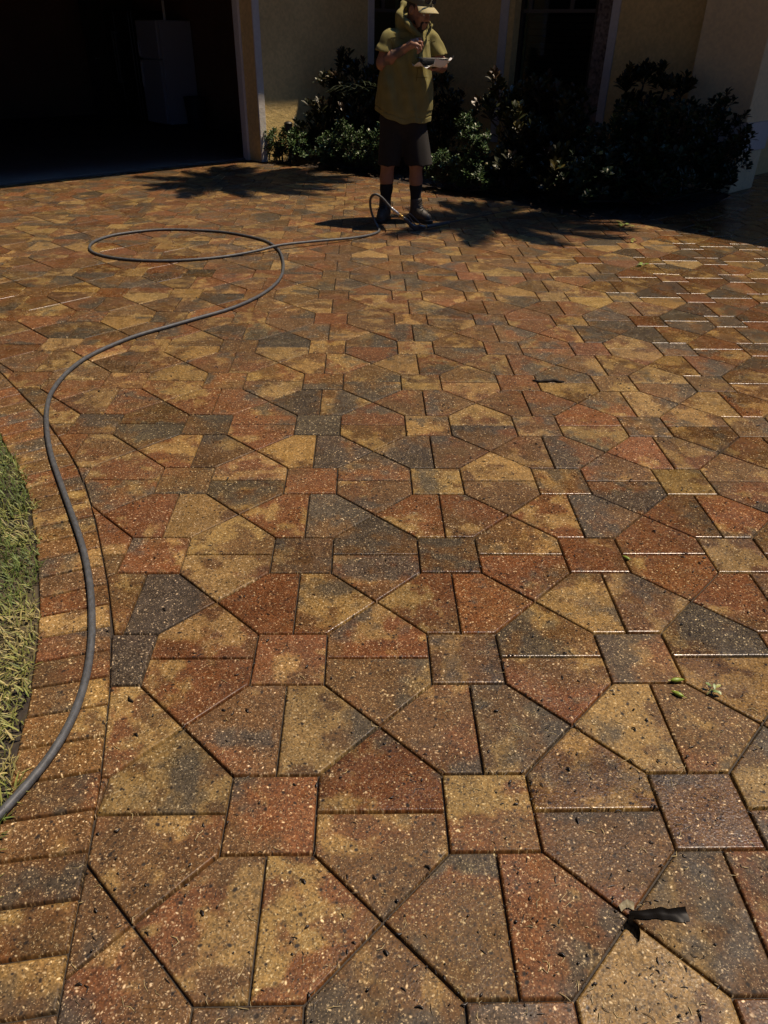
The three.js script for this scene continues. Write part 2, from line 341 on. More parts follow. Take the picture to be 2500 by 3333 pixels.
// box between two corners, uv in metres (the stucco textures repeat every 1.6 m)
function slab(x0, x1, y0, y1, z0, z1, bevel = 0) {
  const w = Math.abs(x1 - x0), h = Math.abs(y1 - y0), d = Math.abs(z1 - z0);
  const g = bevel ? new RoundedBoxGeometry(w, h, d, 2, Math.min(bevel, w / 2.1, h / 2.1, d / 2.1)) : new THREE.BoxGeometry(w, h, d);
  g.translate((x0 + x1) / 2, (y0 + y1) / 2, (z0 + z1) / 2);
  const p = g.attributes.position, n = g.attributes.normal, uv = g.attributes.uv;
  for (let i = 0; i < p.count; i++) {
    const ax = Math.abs(n.getX(i)), ay = Math.abs(n.getY(i)), az = Math.abs(n.getZ(i));
    if (ay >= ax && ay >= az) uv.setXY(i, p.getX(i) / 1.6, p.getZ(i) / 1.6); else if (ax >= az) uv.setXY(i, p.getZ(i) / 1.6, p.getY(i) / 1.6); else uv.setXY(i, p.getX(i) / 1.6, p.getY(i) / 1.6);
  }
  return g;
}
const merge = (a) => mergeGeometries(a.map((g) => { const q = g.index ? g.toNonIndexed() : g; for (const k of Object.keys(q.attributes)) if (!['position', 'normal', 'uv'].includes(k)) q.deleteAttribute(k); return q; }));
const HX = 0.335, HZ = -13.165;
const house = thing('house', 'yellow stucco house with an open dark garage, white trim bands and a corner pillar', 'house', [HX, 0, HZ], -Math.PI / 4);
const Hh = 4.3;
// garage wing: front on the local plane x = 0, running towards +z
mesh('garage_wing_wall', merge([
  slab(-0.32, 0, 0, Hh, 0.98, 2.96), slab(-0.32, 0, 2.45, Hh, 0.0, 0.98), slab(-0.32, 0, 0, 0.30, 0.0, 0.98), slab(-0.32, 0, 0.30, 2.45, 0.0, 0.12),
  slab(-0.32, 0, 2.15, Hh, 2.96, 8.0), slab(-0.32, 0, 0, Hh, 8.0, 10.4),
]), M.stucco, house);
mesh('trim_band', slab(0.0, 0.022, 0, 2.18, 2.86, 2.965, 0.006), M.trim, house);
mesh('trim_band', slab(0.0, 0.022, 0, 2.18, 7.99, 8.10, 0.006), M.trim, house);
mesh('trim_band', slab(0.0, 0.022, 2.18, 2.30, 2.86, 8.10, 0.006), M.trim, house);
mesh('trim_band', slab(0.0, 0.022, 0.2, 2.6, 0.87, 0.985, 0.006), M.trim, house);
{ // garage opening: stops, threshold, room behind
  const go = new THREE.Group(); go.name = 'garage_opening'; house.add(go);
  mesh('door_stop', slab(-0.36, -0.25, 0, 2.14, 2.962, 3.0, 0.004), M.trim, go);
  mesh('door_stop', slab(-0.36, -0.25, 0, 2.14, 7.96, 7.998, 0.004), M.trim, go);
  mesh('threshold', slab(-0.50, -0.322, -0.05, 0.022, 2.97, 7.99, 0.008), M.concrete, go);
  const room = new THREE.Group(); room.name = 'garage_interior'; house.add(room);
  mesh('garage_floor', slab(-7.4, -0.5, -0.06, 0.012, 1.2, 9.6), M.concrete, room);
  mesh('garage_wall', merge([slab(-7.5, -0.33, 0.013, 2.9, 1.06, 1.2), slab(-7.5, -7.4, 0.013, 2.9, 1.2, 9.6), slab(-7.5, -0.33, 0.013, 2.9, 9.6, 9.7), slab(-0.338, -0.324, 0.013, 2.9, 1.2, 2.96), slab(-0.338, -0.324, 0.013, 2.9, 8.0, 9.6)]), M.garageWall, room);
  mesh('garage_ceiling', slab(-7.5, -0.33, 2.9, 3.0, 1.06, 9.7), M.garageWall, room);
}
// right wing: front on the local plane z = 0, running towards +x
mesh('entry_wing_wall', merge([
  slab(-0.32, 1.80, 0, Hh, -0.30, 0), slab(3.266, 4.90, 0, Hh, -0.30, 0), slab(1.80, 3.266, 2.5, Hh, -0.30, 0), slab(1.80, 3.266, 0, 0.30, -0.30, 0), slab(4.60, 4.90, 0, Hh, -8, -0.30),
]), M.stucco, house);
mesh('trim_band', slab(1.575, 1.707, 0.2, 2.7, 0.0, 0.022, 0.006), M.trim, house);
mesh('trim_band', slab(3.27, 3.378, 0.2, 2.7, 0.0, 0.022, 0.006), M.trim, house);
mesh('trim_band', slab(1.575, 3.378, 2.7, 2.82, 0.0, 0.022, 0.006), M.trim, house);
{
  const p = new THREE.Group(); p.name = 'corner_pillar'; house.add(p);
  mesh('pillar_shaft', slab(4.54, 5.29, 0, Hh, -0.42, 0.212, 0.012), M.pillar, p);
  const p2 = new THREE.Group(); p2.name = 'corner_pillar'; house.add(p2);
  mesh('pillar_shaft', slab(8.60, 9.46, 0, Hh, -0.42, 0.212, 0.012), M.pillar, p2);
  mesh('pillar_band', slab(8.575, 9.485, 0.43, 0.73, -0.44, 0.237, 0.012), M.trim, p2);
  mesh('pillar_band', slab(4.515, 5.315, 0.43, 0.73, -0.44, 0.237, 0.012), M.trim, p);
}
function windowUnit(x0, x1, y0, y1, depth, toLocal, louvre) {
  const w = new THREE.Group(); w.name = numbered('window'); house.add(w); toLocal(w);
  const f = 0.05;
  mesh('frame', merge([slab(x0, x0 + f, y0, y1, depth - 0.03, depth + 0.03), slab(x1 - f, x1, y0, y1, depth - 0.03, depth + 0.03), slab(x0 + f, x1 - f, y1 - f, y1, depth - 0.03, depth + 0.03), slab(x0 + f, x1 - f, y0, y0 + f, depth - 0.03, depth + 0.03), ]), M.darkFrame, w);
  mesh('reflection_bar', slab(x0 + f, x1 - f, 1.76, 1.80, depth - 0.025, depth + 0.03, 0.004), M.paleReflection, w);  // pale bar painted in for a reflection across the upper glass
  for (const t of louvre ? [0.12, 0.66] : [0.5]) { const xm = mix(x0, x1, t); mesh('reflection_upright', slab(xm - 0.028, xm + 0.028, 1.80, y1 - f, depth + 0.006, depth + 0.03, 0.004), M.paleReflection, w); }  // pale uprights, likewise standing in for reflections in the glass
  mesh('pane', slab(x0 + f, x1 - f, y0 + f, 1.76, depth - 0.004, depth + 0.004), M.glass, w);
  mesh('pane', slab(x0 + f, x1 - f, 1.80, y1 - f, depth - 0.004, depth + 0.004), M.glass, w);
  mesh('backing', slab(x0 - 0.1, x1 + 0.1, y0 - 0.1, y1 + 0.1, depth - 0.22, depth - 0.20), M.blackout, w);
  if (louvre) for (let y = y0 + 0.12, k = 0; y < 1.72; y += 0.075, k++) { const g = new RoundedBoxGeometry((x1 - x0) - 0.16, 0.066, 0.009, 1, 0.003); g.rotateX(0.55); g.translate((x0 + x1) / 2, y, depth - 0.09); mesh('slat', g, M.slat, w); }
  return w;
}
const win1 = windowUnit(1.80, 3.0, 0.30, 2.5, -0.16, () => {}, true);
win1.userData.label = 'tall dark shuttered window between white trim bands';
mesh('reflection_board', slab(3.0, 3.255, 0.30, 2.5, -0.19, -0.10, 0.01), M.mauve, win1);  // board added in the mauve of a reflection in the window
const win2 = windowUnit(-0.98, -0.12, 0.30, 2.45, -0.16, (w) => { w.rotation.y = Math.PI / 2; }, false);
win2.userData.label = 'narrow dark window in the inner corner';
// eaves and roof
{
  const r = new THREE.Group(); r.name = 'roof'; house.add(r);
  const tri = (pts, thick) => { // roof plane given by four corners, as a slab
    const a = pts.map((p) => V3(...p)), n = a[1].clone().sub(a[0]).cross(a[3].clone().sub(a[0])).normalize().multiplyScalar(-thick), b = a.map((p) => p.clone().add(n)), P = [...a, ...b].flatMap((v) => [v.x, v.y, v.z]);
    const g = new THREE.BufferGeometry(); g.setAttribute('position', new THREE.Float32BufferAttribute(P, 3));
    g.setIndex([0, 1, 2, 0, 2, 3, 4, 6, 5, 4, 7, 6, 0, 4, 5, 0, 5, 1, 1, 5, 6, 1, 6, 2, 2, 6, 7, 2, 7, 3, 3, 7, 4, 3, 4, 0]); const q = g.toNonIndexed(); q.computeVertexNormals(); return q;
  };
  mesh('roof_plane', tri([[-4.5, Hh, 0.98], [10.2, Hh, 0.98], [10.2, Hh + 2.1, -4.2], [-4.5, Hh + 2.1, -4.2]], 0.14), M.tile, r);
  mesh('roof_plane', tri([[0.75, Hh + 0.01, 11.2], [0.75, Hh + 0.01, -4.2], [-4.2, Hh + 2.0, -4.2], [-4.2, Hh + 2.0, 11.2]], 0.14), M.tile, r);
  mesh('roof_plane', tri([[10.2, Hh + 2.1, -4.2], [-4.5, Hh + 2.1, -4.2], [-4.5, Hh, -9.5], [10.2, Hh, -9.5]].reverse(), 0.14), M.tile, r);
  mesh('roof_plane', tri([[-4.2, Hh + 2.0, 11.2], [-4.2, Hh + 2.0, -4.2], [-9, Hh, -4.2], [-9, Hh, 11.2]], 0.14), M.tile, r);
}
mesh('rear_wall', merge([slab(-8.5, -8.3, 0, Hh, -8, 10.4), slab(-8.3, 4.6, 0, Hh, -8.2, -8.0), slab(-8.3, -0.33, 0, Hh, 10.2, 10.4)]), M.stucco, house);
// house-local point -> world
const HL = (x, y, z) => V3(x, y, z).applyEuler(new THREE.Euler(0, -Math.PI / 4, 0)).add(V3(HX, 0, HZ));

// ---------------------------------------------------------------- planting bed
const bed = structure('planting_bed', 'dark mulched planting bed along the foot of the house walls');
{
  const sh = new THREE.Shape(); bedEdge.forEach((p, i) => i ? sh.lineTo(p[0], p[1]) : sh.moveTo(p[0], p[1]));
  for (const q of [[4.43, 0.21], [4.43, 0.02], [0.02, 0.02], [0.02, 2.86]]) { const w = HL(q[0], 0, q[1]); sh.lineTo(w.x, -w.z); }
  const g0 = new THREE.ShapeGeometry(sh); g0.rotateX(-Math.PI / 2); g0.translate(0, -0.004, 0);
  mesh('mulch_base', g0, std({ color: lin(0.035, 0.024, 0.015), roughness: 1 }), bed);
  const mb = new MB();
  for (let n = 0; n < 5200; n++) {
    const x = rr(-1.7, 3.9), z = rr(7.7, 12.9), b = nearestSeg(bedEdge, [x, z]), sd = (x - b.p[0]) * b.n[0] + (z - b.p[1]) * b.n[1];
    if (sd > (rnd() < 0.06 ? 0.14 : 0.02) || x - z < -12.8 || x + z > 13.4) continue;
    const a = rnd() * 6.3, l = rr(0.012, 0.04), w = rr(0.004, 0.011), t = gauss() * 0.5, y = 0.004 + rnd() * 0.03, k = rr(0.5, 1.5), c = [0.05 * k, 0.033 * k, 0.02 * k], dx = Math.cos(a) * l, dz = Math.sin(a) * l, ex = -Math.sin(a) * w, ez = Math.cos(a) * w;
    const q = [mb.v(x - dx - ex, y - t * l, -(z - dz - ez), c), mb.v(x + dx - ex, y + t * l, -(z + dz - ez), c), mb.v(x + dx + ex, y + t * l + w, -(z + dz + ez), c), mb.v(x - dx + ex, y - t * l + w, -(z - dz + ez), c)];
    mb.quad(...q);
  }
  const m = mesh('mulch_chips', mb.geo(), std({ vertexColors: true, roughness: 1, side: THREE.DoubleSide }), bed); m.userData.kind = 'stuff';
}

// ---------------------------------------------------------------- things inside the garage
const enamel = std({ color: lin(0.40, 0.40, 0.42), roughness: 0.45 }), blackGloss = std({ color: lin(0.015, 0.014, 0.014), roughness: 0.25 }), darkSteel = std({ color: lin(0.06, 0.06, 0.06), metalness: 0.6, roughness: 0.3 }), chrome = std({ color: lin(0.6, 0.6, 0.6), metalness: 1, roughness: 0.3 });
function inHouse(t, x, y, z) { const p = HL(x, y, z); t.position.copy(p); t.rotation.y = -Math.PI / 4; return t; }
{
  const f = inHouse(thing('refrigerator', 'white top-freezer refrigerator at the back of the dark garage', 'refrigerator'), -4.50, 0.012, 1.58);
  mesh('cabinet', slab(-0.34, 0.34, 0.06, 1.62, -0.34, 0.27, 0.012), enamel, f);
  mesh('kickplate', slab(-0.32, 0.32, 0, 0.06, -0.3, 0.25), M.darkFrame, f);
  for (const [n, y0, y1] of [['freezer_door', 1.06, 1.615], ['fridge_door', 0.07, 1.045]]) { const d = mesh(n, slab(-0.34, 0.34, y0, y1, 0.275, 0.34, 0.016), enamel, f); mesh('handle', slab(-0.29, -0.26, n === 'fridge_door' ? 0.62 : 1.09, n === 'fridge_door' ? 1.0 : 1.32, 0.34, 0.375, 0.01), enamel, d); }
  const t = inHouse(thing('paper_tube', 'pale upright cardboard tube standing on top of the white refrigerator', 'tube'), -4.28, 1.633, 1.66);
  mesh('tube_wall', new THREE.CylinderGeometry(0.022, 0.022, 0.27, 20, 1, true).translate(0, 0.135, 0), std({ color: lin(0.7, 0.66, 0.58), roughness: 0.8, side: THREE.DoubleSide }), t);
  mesh('cap', new THREE.CylinderGeometry(0.0235, 0.0235, 0.012, 20).translate(0, 0.274, 0), enamel, t);
  const b = inHouse(thing('black_refrigerator', 'tall black two-door refrigerator left of the white one in the garage', 'refrigerator'), -5.45, 0.012, 1.6);
  mesh('cabinet', slab(-0.45, 0.45, 0.05, 1.76, -0.36, 0.29, 0.01), blackGloss, b);
  for (const [x0, x1, hx] of [[-0.45, -0.07, -0.11], [-0.06, 0.45, -0.02]]) { const d = mesh('door', slab(x0, x1, 0.06, 1.75, 0.295, 0.35, 0.012), blackGloss, b); mesh('handle', merge([slab(hx - 0.012, hx + 0.012, 0.65, 1.45, 0.385, 0.41, 0.01), slab(hx - 0.01, hx + 0.01, 0.66, 0.69, 0.35, 0.39), slab(hx - 0.01, hx + 0.01, 1.41, 1.44, 0.35, 0.39)]), darkSteel, d); }
  const c = inHouse(thing('storage_cabinet', 'dark tall storage cabinet in the far left of the garage', 'cabinet'), -6.55, 0.012, 1.55);
  mesh('carcass', slab(-0.45, 0.45, 0.0, 2.1, -0.3, 0.27, 0.006), std({ color: lin(0.06, 0.045, 0.035), roughness: 0.6 }), c);
  for (const s of [-1, 1]) { const d = mesh('door', slab(s < 0 ? -0.447 : 0.003, s < 0 ? -0.003 : 0.447, 0.06, 2.07, 0.272, 0.295, 0.004), std({ color: lin(0.08, 0.06, 0.045), roughness: 0.55 }), c); mesh('knob', new THREE.SphereGeometry(0.016, 12, 8).translate(s * 0.05, 1.0, 0.312), chrome, d); }
  const k = inHouse(thing('bin', 'dark open bin on the garage floor right of the white refrigerator', 'bin'), -3.7, 0.012, 1.6);
  const pts = [[0.001, 0.01], [0.15, 0.01], [0.19, 0.5], [0.2, 0.5], [0.2, 0.515], [0.182, 0.515], [0.142, 0.025], [0.001, 0.025]].map((q) => new THREE.Vector2(...q));
  mesh('bin_body', new THREE.LatheGeometry(pts, 28), std({ color: lin(0.03, 0.03, 0.035), roughness: 0.6, side: THREE.DoubleSide }), k);
}
// ---------------------------------------------------------------- leaves, shrubs, palms
// leaf: a folded blade of given length along d, upper side towards up
function leafInto(mb, o, d, up, len, wid, col, droop = 0.15, fold = 0.25, prof = [0.0, 0.55, 0.95, 0.8, 0.0]) {
  d = d.clone().normalize(); const s = d.clone().cross(up).normalize(), u = s.clone().cross(d).normalize();
  const n = prof.length - 1; let L = null, Mi = null, R = null;
  for (let k = 0; k <= n; k++) {
    const t = k / n, w = prof[k] * wid / 2 + 0.0005, y = -droop * len * t * t, cx = o.x + d.x * len * t + u.x * y, cy = o.y + d.y * len * t + u.y * y, cz = o.z + d.z * len * t + u.z * y, f = w * fold;
    const k2 = 0.9 + 0.2 * t, c = [col[0] * k2, col[1] * k2, col[2] * k2];
    const l = mb.v(cx - s.x * w + u.x * f, cy - s.y * w + u.y * f, cz - s.z * w + u.z * f, c), m = mb.v(cx, cy, cz, [c[0] * 1.15, c[1] * 1.15, c[2] * 1.1]), r = mb.v(cx + s.x * w + u.x * f, cy + s.y * w + u.y * f, cz + s.z * w + u.z * f, c);
    if (L !== null) { mb.quad(L, Mi, m, l); mb.quad(Mi, R, r, m); }
    L = l; Mi = m; R = r;
  }
}
const leafMat = new THREE.MeshPhysicalMaterial({ vertexColors: true, roughness: 0.43, side: THREE.DoubleSide });
const stemMat = std({ vertexColors: true, roughness: 0.9 });
const rdir = () => { const z = rr(-1, 1), a = rnd() * 6.283, q = Math.sqrt(1 - z * z); return V3(q * Math.cos(a), z, q * Math.sin(a)); };
// lobes: ellipsoids [x, forward, y, rx, rz, ry] that the twig ends fill; kind sets leaf size and colour
function shrub(name, label, category, root, lobes, o) {
  const t = thing(name, label, category, [root[0], 0, -root[1]]);
  const fo = new MB(), st = new MB(), R = V3(root[0], 0, -root[1]);
  const vol = lobes.map((l) => Math.pow(l[3] * l[4] * l[5], 0.75)), tot = vol.reduce((a, b) => a + b);
  const hubs = lobes.map((l) => V3(l[0], Math.max(0.05, l[2] - l[5] * 0.75), -l[1]).sub(R));
  lobes.forEach((l, k) => { const m = hubs[k].clone().multiplyScalar(0.5).add(V3(gauss() * 0.04, 0.02, gauss() * 0.04)); tubeInto(st, [V3(gauss() * 0.05, -0.02, gauss() * 0.05), m, hubs[k]], [0.016, 0.013, 0.010], 6, [0.05, 0.04, 0.028]); });
  lobes.forEach((l, k) => {
    const n = Math.round(o.tips * vol[k] / tot);
    for (let i = 0; i < n; i++) {
      let d = rdir(); d.y = d.y * 0.9 + 0.12; const rad = Math.pow(rnd(), 0.42);
      const p = V3(l[0] + d.x * l[3] * rad, l[2] + d.y * l[5] * rad, -l[1] + d.z * l[4] * rad).sub(R);
      if (p.y < 0.03) p.y = 0.03 + rnd() * 0.05;
      const mid = hubs[k].clone().lerp(p, 0.5).add(V3(gauss() * 0.03, 0.03, gauss() * 0.03));
      if (i % 2 === 0) tubeInto(st, [hubs[k], mid, p], [0.006, 0.0045, 0.003], 4, [0.06, 0.05, 0.03]);
      let axis = p.clone().sub(hubs[k]).normalize().add(V3(gauss() * 0.25, 0.75, gauss() * 0.25)).normalize();
      const nl = o.whorl[0] + (rnd() * (o.whorl[1] - o.whorl[0] + 1) | 0), k0 = rr(0.7, 1.3), base = o.cols[rnd() * o.cols.length | 0];
      const e = Math.abs(axis.y) > 0.9 ? V3(1, 0, 0) : V3(0, 1, 0), a1 = axis.clone().cross(e).normalize(), a2 = axis.clone().cross(a1).normalize(), ph = rnd() * 6.3;
      for (let j = 0; j < nl; j++) {
        const a = ph + j * 2.4, open = (o.up || 1) * mix(0.45, 1.35, j / nl) + gauss() * 0.12, back = j / nl * o.len * 0.55;
        const dir = axis.clone().multiplyScalar(Math.cos(open)).add(a1.clone().multiplyScalar(Math.sin(open) * Math.cos(a))).add(a2.clone().multiplyScalar(Math.sin(open) * Math.sin(a)));
        const q = p.clone().addScaledVector(axis, -back + 0.01), kk = k0 * rr(0.8, 1.2), len = o.len * rr(0.7, 1.15) * mix(0.75, 1, j / nl);
        leafInto(fo, q, dir, axis, len, len * o.ratio, [base[0] * kk, base[1] * kk, base[2] * kk], rr(0.02, 0.3), rr(0.1, 0.4), o.prof);
      }
    }
  });
  mesh('foliage', fo.geo(), leafMat, t); mesh('stems', st.geo(), stemMat, t);
  return t;
}
const OB = [0.06, 0.34, 0.78, 1.0, 0.1], LA = [0.1, 0.7, 1.0, 0.75, 0.05];
const pitt = { tips: 330, whorl: [7, 10], len: 0.062, ratio: 0.40, cols: [[0.045, 0.085, 0.028], [0.055, 0.10, 0.03], [0.04, 0.075, 0.03]], prof: OB };
const crot = { tips: 120, whorl: [7, 10], len: 0.125, ratio: 0.42, cols: [[0.022, 0.026, 0.010], [0.036, 0.022, 0.010], [0.024, 0.032, 0.011], [0.024, 0.030, 0.011], [0.022, 0.027, 0.010], [0.024, 0.03, 0.011], [0.07, 0.06, 0.016]], prof: OB, up: 0.72 };
const clus = { tips: 900, whorl: [6, 9], len: 0.088, ratio: 0.56, cols: [[0.018, 0.038, 0.014], [0.022, 0.046, 0.016], [0.016, 0.032, 0.014]], prof: OB };
shrub('low_shrub', 'small bright green shrub at the foot of the garage corner trim', 'shrub', [-1.50, 11.15], [[-1.52, 11.10, 0.22, 0.20, 0.16, 0.22], [-1.25, 10.90, 0.20, 0.20, 0.16, 0.20], [-1.36, 11.0, 0.34, 0.13, 0.1, 0.12]], { ...pitt, tips: 190 });
shrub('low_shrub', 'glossy low shrub left of the man, below the dark pointed bush', 'shrub', [-0.45, 10.5], [[-0.78, 10.62, 0.2, 0.26, 0.2, 0.22], [-0.42, 10.4, 0.26, 0.26, 0.2, 0.26], [-0.10, 10.2, 0.28, 0.24, 0.2, 0.28], [-0.6, 10.6, 0.42, 0.14, 0.12, 0.16], [0.0, 10.2, 0.52, 0.16, 0.14, 0.18]], { ...pitt, tips: 420 });
shrub('low_shrub', 'sunlit low shrub with small glossy leaves right of the legs of the man', 'shrub', [0.82, 9.05], [[0.60, 9.25, 0.2, 0.22, 0.2, 0.2], [0.86, 8.98, 0.2, 0.22, 0.18, 0.2], [0.92, 9.02, 0.46, 0.2, 0.16, 0.22], [0.84, 9.1, 0.66, 0.14, 0.12, 0.14], [1.04, 8.86, 0.18, 0.16, 0.14, 0.16]], { ...pitt, tips: 420, len: 0.058 });
shrub('tall_shrub', 'dark pointed bush rising against the wall left of the man', 'shrub', [-0.65, 11.3], [[-0.62, 11.35, 1.18, 0.12, 0.12, 0.2], [-0.75, 11.3, 0.92, 0.24, 0.2, 0.22], [-0.45, 11.3, 0.95, 0.26, 0.2, 0.24], [-0.85, 11.2, 0.55, 0.34, 0.25, 0.3], [-0.40, 11.1, 0.6, 0.42, 0.3, 0.38], [-0.2, 11.2, 0.85, 0.3, 0.25, 0.3], [-1.1, 11.15, 0.32, 0.22, 0.2, 0.25], [0.05, 11.0, 0.6, 0.4, 0.3, 0.45]], { ...crot, tips: 420, len: 0.115 });
shrub('tall_shrub', 'dark leggy bush right of the man against the tan wall', 'shrub', [0.70, 10.3], [[0.62, 10.3, 1.0, 0.14, 0.14, 0.14], [0.72, 10.3, 0.75, 0.2, 0.18, 0.2], [0.92, 10.2, 0.62, 0.14, 0.12, 0.1], [0.6, 10.3, 0.45, 0.3, 0.25, 0.35], [0.98, 10.1, 0.42, 0.12, 0.12, 0.1], [0.35, 10.4, 0.6, 0.25, 0.2, 0.4]], { ...crot, tips: 220, len: 0.1 });
shrub('croton_bush', 'wide dark croton bush in front of the shuttered window', 'shrub', [1.7, 9.2], [[1.15, 9.2, 1.06, 0.10, 0.10, 0.13], [1.10, 9.25, 0.82, 0.16, 0.15, 0.14], [1.35, 9.3, 0.92, 0.2, 0.18, 0.16], [1.62, 9.3, 1.0, 0.18, 0.18, 0.14], [1.9, 9.3, 0.92, 0.25, 0.2, 0.15], [1.45, 9.1, 0.5, 0.38, 0.3, 0.42], [1.9, 9.0, 0.5, 0.42, 0.35, 0.42], [1.35, 8.85, 0.25, 0.3, 0.25, 0.25], [1.8, 8.5, 0.28, 0.36, 0.3, 0.28]], { ...crot, tips: 460, len: 0.125 });
shrub('croton_bush', 'tall croton with bare stems and dark leaf tufts against the tan wall', 'shrub', [2.8, 9.5], [[2.60, 9.5, 1.10, 0.12, 0.12, 0.14], [2.78, 9.5, 1.14, 0.14, 0.12, 0.1], [3.02, 9.5, 1.12, 0.14, 0.12, 0.13], [3.22, 9.5, 1.06, 0.12, 0.12, 0.14], [2.75, 9.5, 0.86, 0.24, 0.2, 0.1], [3.1, 9.5, 0.82, 0.2, 0.2, 0.1], [2.9, 9.4, 0.45, 0.4, 0.3, 0.35]], { ...crot, tips: 230, len: 0.12 });
shrub('clusia_hedge', 'large dense dark green rounded bush in front of the corner pillar', 'shrub', [2.9, 8.6], [[2.30, 8.5, 0.42, 0.42, 0.4, 0.40], [2.85, 8.45, 0.5, 0.48, 0.42, 0.48], [3.35, 8.65, 0.5, 0.42, 0.35, 0.46], [2.45, 8.6, 0.82, 0.22, 0.2, 0.14], [2.0, 8.2, 0.30, 0.34, 0.3, 0.30], [3.05, 8.6, 0.88, 0.22, 0.2, 0.14], [3.42, 8.75, 0.90, 0.14, 0.14, 0.14], [3.68, 8.85, 0.66, 0.16, 0.16, 0.16], [2.7, 8.2, 0.25, 0.45, 0.3, 0.25], [3.55, 8.75, 0.35, 0.3, 0.25, 0.3]], clus);

const barkMat = std({ vertexColors: true, roughness: 0.95 });
const palmMat = new THREE.MeshPhysicalMaterial({ vertexColors: true, roughness: 0.5, side: THREE.DoubleSide });
function palm(label, base, crown, n, len, spread) {
  const t = thing('pygmy_palm', label, 'palm tree', [base[0], 0, -base[1]], 0, undefined);
  const B = V3(base[0], 0, -base[1]), C = V3(crown[0], crown[2], -crown[1]).sub(B), tr = new MB(), pts = [], rad = [];
  for (let k = 0; k <= 40; k++) { const q = k / 40; pts.push(V3(C.x * q * q * q, C.y * q - 0.03, C.z * q * q * q)); rad.push((0.042 - 0.006 * q + (k % 2) * 0.005 + (k > 36 ? 0.02 : 0))); }
  tubeInto(tr, pts, rad, 10, [0.032, 0.025, 0.018]);
  mesh('trunk', tr.geo(), barkMat, t);
  for (let i = 0; i < n; i++) {
    const mb = new MB(), az = i * 2.39996 + gauss() * 0.15, el = mix(1.35, -0.35, Math.pow((i + 0.5) / n, 0.85)) + gauss() * 0.08, L = len * rr(0.85, 1.08), out = V3(Math.cos(az), 0, Math.sin(az)), sideV = V3(-Math.sin(az), 0, Math.cos(az));
    let p = C.clone(), ang = el; const sp = [], sd = [], N = 24;
    for (let k = 0; k <= N; k++) { sp.push(p.clone()); const d = out.clone().multiplyScalar(Math.cos(ang)).add(V3(0, Math.sin(ang), 0)); sd.push(d); p = p.clone().addScaledVector(d, L / N); ang -= (1.5 * spread / N) * (0.5 + k / N); }
    tubeInto(mb, sp.filter((_, k) => k % 3 === 0), sp.filter((_, k) => k % 3 === 0).map((_, k) => 0.007 - 0.0006 * k), 4, [0.06, 0.085, 0.025]);
    for (let k = 2; k <= N; k++) for (const s of [-1, 1]) for (let h = 0; h < 2; h++) {
      const f = (k + h * 0.5 - 0.5) / N, w = Math.sin(Math.PI * Math.min(0.97, 0.12 + 0.88 * f)), ll = L * (0.13 + 0.15 * w) * rr(0.85, 1.1), up = sd[k].clone().cross(sideV).multiplyScalar(-1).normalize(), q = sp[k - 1].clone().lerp(sp[k], h * 0.5);
      const dir = sideV.clone().multiplyScalar(s * 0.62).addScaledVector(sd[k], 0.95).add(V3(gauss() * 0.06, -0.12 + gauss() * 0.08, gauss() * 0.06)).normalize(), kc = rr(0.7, 1.25);
      leafInto(mb, q, dir, up, ll, 0.021, [0.035 * kc, 0.062 * kc, 0.02 * kc], 0.25, 0.5, [0.7, 1, 0.7, 0.02]);
    }
    mesh('frond', mb.geo(), palmMat, t);
  }
  return t;
}
palm('slender palm rising out of the bed directly behind the man', [0.26, 10.3], [0.20, 10.1, 4.8], 34, 1.35, 1.05);
palm('tall palm beyond the right edge of the picture beside the eave', [3.92, 7.86], [3.0, 8.12, 4.8], 22, 1.3, 1.0);
{ // low fronds that show behind the man on the left
  const t = thing('fan_of_fronds', 'young palm seedling with thin arching fronds behind the arm of the man', 'palm seedling', [0.12, 0, -10.9]);
  for (let i = 0; i < 6; i++) {
    const mb = new MB(), az = 2.3 + i * 0.36, out = V3(Math.cos(az), 0, Math.sin(az)), sideV = V3(-Math.sin(az), 0, Math.cos(az)); let p = V3(0, 0, 0), ang = 1.45 - 0.05 * i; const sp = [], N = 16;
    for (let k = 0; k <= N; k++) { sp.push(p.clone()); p = p.clone().addScaledVector(out.clone().multiplyScalar(Math.cos(ang)).add(V3(0, Math.sin(ang), 0)), 1.35 / N); ang -= 0.075 * (0.3 + k / N * 2); }
    tubeInto(mb, sp, sp.map((_, k) => 0.006 - 0.0003 * k), 4, [0.05, 0.07, 0.02]);
    for (let k = 6; k <= N; k++) for (const s of [-1, 1]) leafInto(mb, sp[k], sideV.clone().multiplyScalar(s).add(sp[k].clone().sub(sp[k - 1]).normalize().multiplyScalar(0.8)), V3(0, 1, 0), 0.24, 0.012, [0.016, 0.028, 0.010], 0.3, 0.4, [0.7, 1, 0.7, 0.02]);
    mesh('frond', mb.geo(), palmMat, t);
  }
}
{ // path light in the bed by the garage corner
  const t = thing('path_light', 'short black path light standing in the bed by the garage corner', 'garden light', [-1.36, 0, -11.0]);
  const bk = std({ color: lin(0.012, 0.012, 0.012), roughness: 0.45 });
  mesh('stake', new THREE.CylinderGeometry(0.012, 0.012, 0.4, 12).translate(0, 0.2, 0), bk, t);
  mesh('lamp_head', new THREE.LatheGeometry([[0.001, 0.36], [0.05, 0.36], [0.052, 0.37], [0.052, 0.47], [0.058, 0.475], [0.058, 0.49], [0.03, 0.505], [0.001, 0.508]].map((q) => new THREE.Vector2(...q)), 24), bk, t);
}

